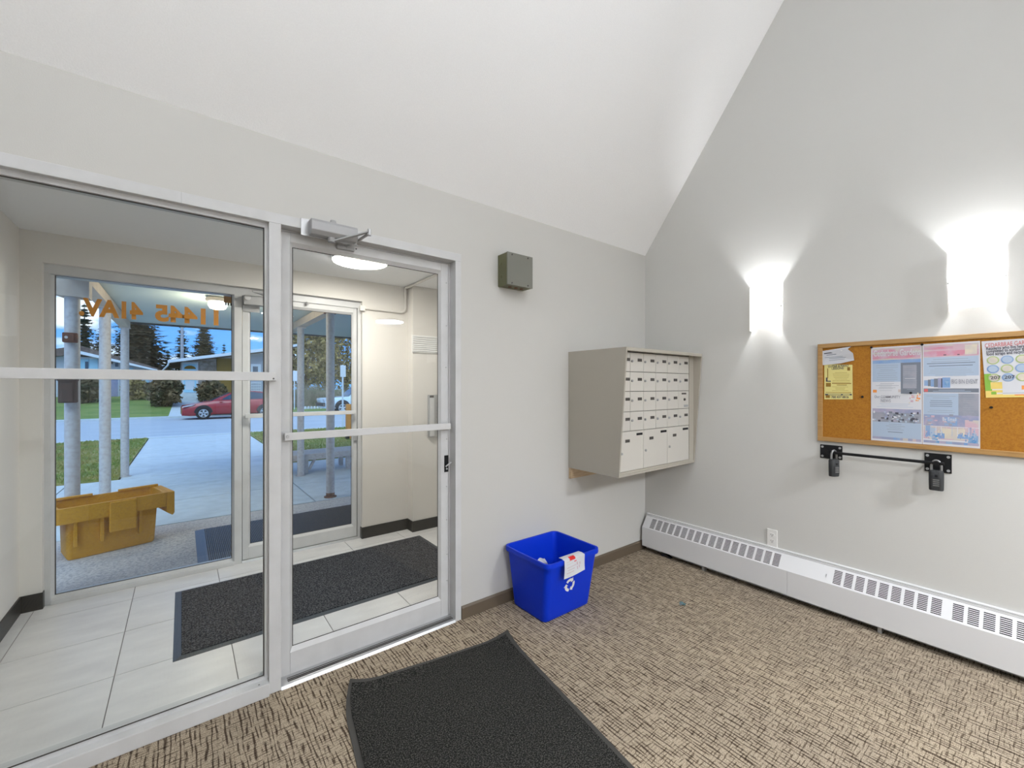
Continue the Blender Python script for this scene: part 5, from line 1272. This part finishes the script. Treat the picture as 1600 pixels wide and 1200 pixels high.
for i in range(6): frect('lattice_bar', M['roofw'], hr, 392 + i * 3, 597, 392.8 + i * 3, 613, YH - .05, .03)
for i in range(4): frect('lattice_rail', M['roofw'], hr, 392, 598 + i * 4, 408, 598.8 + i * 4, YH - .08, .03)
sa, sb = onY(284, 620, YH).x, onY(322, 620, YH).x; ztp, zbt = onY(300, 614, YH).z, fz(YH - 2.2)
for i in range(5):
    zs = zbt + (ztp - zbt) * (i + 1) / 5; MB().box(sa - .1, sb + .2, YH - .5 - .34 * (4 - i), YH - .002, (zbt - .2) if i == 0 else zbt + (ztp - zbt) * i / 5, zs).build('step', M['concrete'], hr)
dpz = onY(262, 566, YH - .9)
MB().tube([onY(264, 566, YH - .9), onY(262, 571, YH - .85), onY(254, 579, YH - .4), onY(252.5, 586, YH - .3), onY(252.5, 618, YH - .3)], .05, 8).build('downspout', M['roofw'], hr)
# ------------------------------------------------------------------ conifers, shrubs, grasses
def spruce(px, top, base, wpx, Y, seed, label, m='leafd', dens=1.0, gap=0.0):
    r = random.Random(seed); b = onY(px, base, Y); tz = onY(px, top, Y).z
    z0 = fz(Y); H_ = tz - z0; Rm = wpx / 2 / F * (ray(px, base).y ** -1) * (Y - CAM.y)
    t = thing('spruce_tree', (b.x, Y, z0), label, 'tree', None)
    MB().cyl((b.x, Y, z0), (b.x, Y, z0 + H_ * .97), .02 * H_, .02, 8).build('trunk', M['bark'], t)
    mb = MB(); nl_ = int(26 * dens)
    for l in range(nl_):
        f = (l + r.random() * .6) / nl_; z = z0 + H_ * (.06 + .92 * f); R = Rm * ((1 - f) ** .8) * r.uniform(.75, 1.12) + .05
        nb = max(6, int(18 * (1 - f * .6) * dens))
        for k_ in range(nb):
            a = 6.283 * (k_ + r.random()) / nb; L_ = R * r.uniform(.65, 1.1); dr = .18 + .25 * (1 - f)
            for sgm in range(4):
                q0, q1 = sgm / 4, (sgm + 1.25) / 4
                c0_ = Vector((b.x + math.cos(a) * L_ * q0, Y + math.sin(a) * L_ * q0, z - L_ * dr * q0 ** 1.4 + .1 * L_ * q0))
                c1_ = Vector((b.x + math.cos(a) * L_ * q1, Y + math.sin(a) * L_ * q1, z - L_ * dr * q1 ** 1.4 + .1 * L_ * q1))
                w_ = (.14 + .14 * (1 - q0)) * (.5 + R * .5); s_ = Vector((-math.sin(a), math.cos(a), 0)) * w_ * r.uniform(.7, 1.2)
                dn = Vector((r.uniform(-.1, .1), r.uniform(-.1, .1), -w_ * r.uniform(.5, 1.1)))
                k2 = len(mb.v); mb.v += [tuple(c0_ + s_ + dn), tuple(c0_ - s_ + dn), tuple(c1_), tuple((c0_ + c1_) / 2 + dn * 1.4)]
                mb.f += [(k2, k2 + 2, k2 + 1), (k2, k2 + 1, k2 + 3)]; mb.mi += [0, 0]
    mb.build('foliage', M[m], t); return t
def shrub(px, top, base, wpx, Y, seed, label, m, n=1500, cat='shrub', name='shrub', size=.13, dep=1.0):
    r = random.Random(seed); b = onY(px, base, Y); tz = onY(px, top, Y).z; z0 = fz(Y) - .02; H_ = tz - z0
    Rm = wpx / 2 / F * (Y - CAM.y) / ray(px, base).y
    t = thing(name, (b.x, Y, z0), label, cat); mb = MB(); tr_ = []
    for i in range(6):
        a = 6.283 * i / 6; tr_.append(([Vector((b.x, Y, z0)), Vector((b.x + math.cos(a) * Rm * .3, Y + math.sin(a) * Rm * .3, z0 + H_ * .5)), Vector((b.x + math.cos(a) * Rm * .55, Y + math.sin(a) * Rm * .5, z0 + H_ * .8))]))
    for p_ in tr_[:4]: MB().tube(p_, [.05 * Rm + .02, .03 * Rm + .01, .01], 6).build('stem', M['bark'], t)
    for i in range(n):
        u = r.uniform(-1, 1); a = r.uniform(0, 6.283); rad = r.uniform(.55, 1.0) * (1 + .12 * math.sin(a * 3 + seed) + .10 * math.sin(u * 7 + a * 2))
        s_ = math.sqrt(max(0, 1 - u * u)); c = Vector((b.x + Rm * rad * s_ * math.cos(a), Y + Rm * dep * rad * s_ * math.sin(a), z0 + H_ * (.5 + .5 * u * rad)))
        d1_ = Vector((r.uniform(-1, 1), r.uniform(-1, 1), r.uniform(-1, 1))).normalized() * size * r.uniform(.6, 1.5); d2_ = Vector((r.uniform(-1, 1), r.uniform(-1, 1), r.uniform(-1, 1))).normalized() * size * r.uniform(.5, 1.0)
        k2 = len(mb.v); mb.v += [tuple(c - d1_), tuple(c + d2_), tuple(c + d1_), tuple(c - d2_)]; mb.f.append((k2, k2 + 1, k2 + 2, k2 + 3)); mb.mi.append(0)
    mb.build('foliage', M[m], t); return t
spruce(132, 470, 600, 74, 55, 11, 'slender dark spruce rising between the first two canopy posts', dens=1.0)
spruce(160, 500, 600, 72, 72, 12, 'dark spruce half hidden by the second canopy post', 'leafb')
spruce(222, 455, 605, 126, 47, 13, 'broad brown-green spruce rising over the valley between both houses', 'leafb', 1.5)
spruce(203, 440, 605, 84, 63, 14, 'dark tall spruce behind the broad brown-green one', 'leafd', 1.2)
spruce(284, 498, 600, 55, 67, 15, 'slim dark spruce with a pale utility pole before it')
spruce(319, 492, 600, 79, 58, 16, 'brown-tinged conical spruce standing over the fanlight house', 'leafb', 1.5)
spruce(350, 534, 600, 26, 70, 17, 'tiny distant spruce tip beside the white window mullion', dens=.7)
spruce(262, 545, 600, 56, 82, 18, 'low dark spruce in the gap above the brown roof', dens=.9)
pp = onY(284.5, 560, 46); up = thing('utility_pole', (pp.x, 46, 0), 'pale thin utility pole in front of the slim dark spruce', 'pole')
MB().cyl((pp.x, 46, fz(46)), (pp.x, 46, onY(284.5, 503, 46).z), .14, .11, 8).build('pole', M['greyw'], up)
shrub(137, 587, 618, 36, YH - 2.0, 21, 'low round green shrub beneath the turquoise door', 'leafb', 900)
shrub(214, 592, 623, 32, YH - 1.2, 22, 'olive shrub beside the corner of the white house', 'leafa', 900)
shrub(259, 587, 626, 46, YH - 3.6, 23, 'large dark rounded shrub between the two houses', 'leafb', 1500)
shrub(332, 594, 634, 40, YH - 2.4, 24, 'brown shrub between the steps and the ochre panel', 'leafb', 1300)
shrub(476, 505, 636, 92, 49, 31, 'tall yellow-brown shrub behind the end canopy post', 'leafa', 3000, size=.24)
shrub(540, 500, 636, 80, 62, 32, 'tall yellow-brown shrub behind the thin street sign', 'leafa', 3000, size=.24)
shrub(508, 515, 630, 70, 78, 33, 'tall olive shrub between the two yellow-brown ones', 'leafb', 2500, size=.24)
shrub(430, 545, 634, 60, 58, 34, 'olive shrub hidden behind the door mullions', 'leafb', 1200, size=.24)
gt = onY(490, 640, 29.5); mb = MB(); r = random.Random(9)
for i in range(2600):
    x = gt.x + r.uniform(-2.3, 2.3); y = 29.5 + r.uniform(-.6, .8); a = r.uniform(0, 6.28); hgt = r.uniform(.7, 1.75) * (1 - .25 * abs(x - gt.x) / 2.3)
    w_ = .022; lx, ly = r.uniform(-.35, .35), r.uniform(-.3, .3); z = fz(y); k2 = len(mb.v)
    mb.v += [(x - w_ * math.cos(a), y - w_ * math.sin(a), z), (x + w_ * math.cos(a), y + w_ * math.sin(a), z), (x + lx, y + ly, z + hgt)]; mb.f.append((k2, k2 + 1, k2 + 2)); mb.mi.append(0)
tag(mb.build('tall_grass', M['straw'], None), 'clump of tall pale dry grass in front of the shrubs', kind='stuff')
r = random.Random(3); rocks = None
for i in range(9):
    c = onY(472 + i * 4.9, 641, 28.4); s = r.uniform(.075, .105)
    ro = thing('edging_rock', (c.x, 28.4, fz(28.4)), 'pale edging rock at the foot of the dry grass', 'rock', 'pale rocks edging the dry grass')
    secs = [[(c.x + s * q * (1 + .2 * math.sin(k_ * 2.1 + i)) * math.cos(2 * math.pi * k_ / 8), 28.4 + s * q * .8 * math.sin(2 * math.pi * k_ / 8), fz(28.4) - .02 + z) for k_ in range(8)] for q, z in ((.9, 0), (1, .08), (.8, .15), (.3, .19))]
    MB().loft(secs).build('rock', M['stucco'], ro, smooth=True)
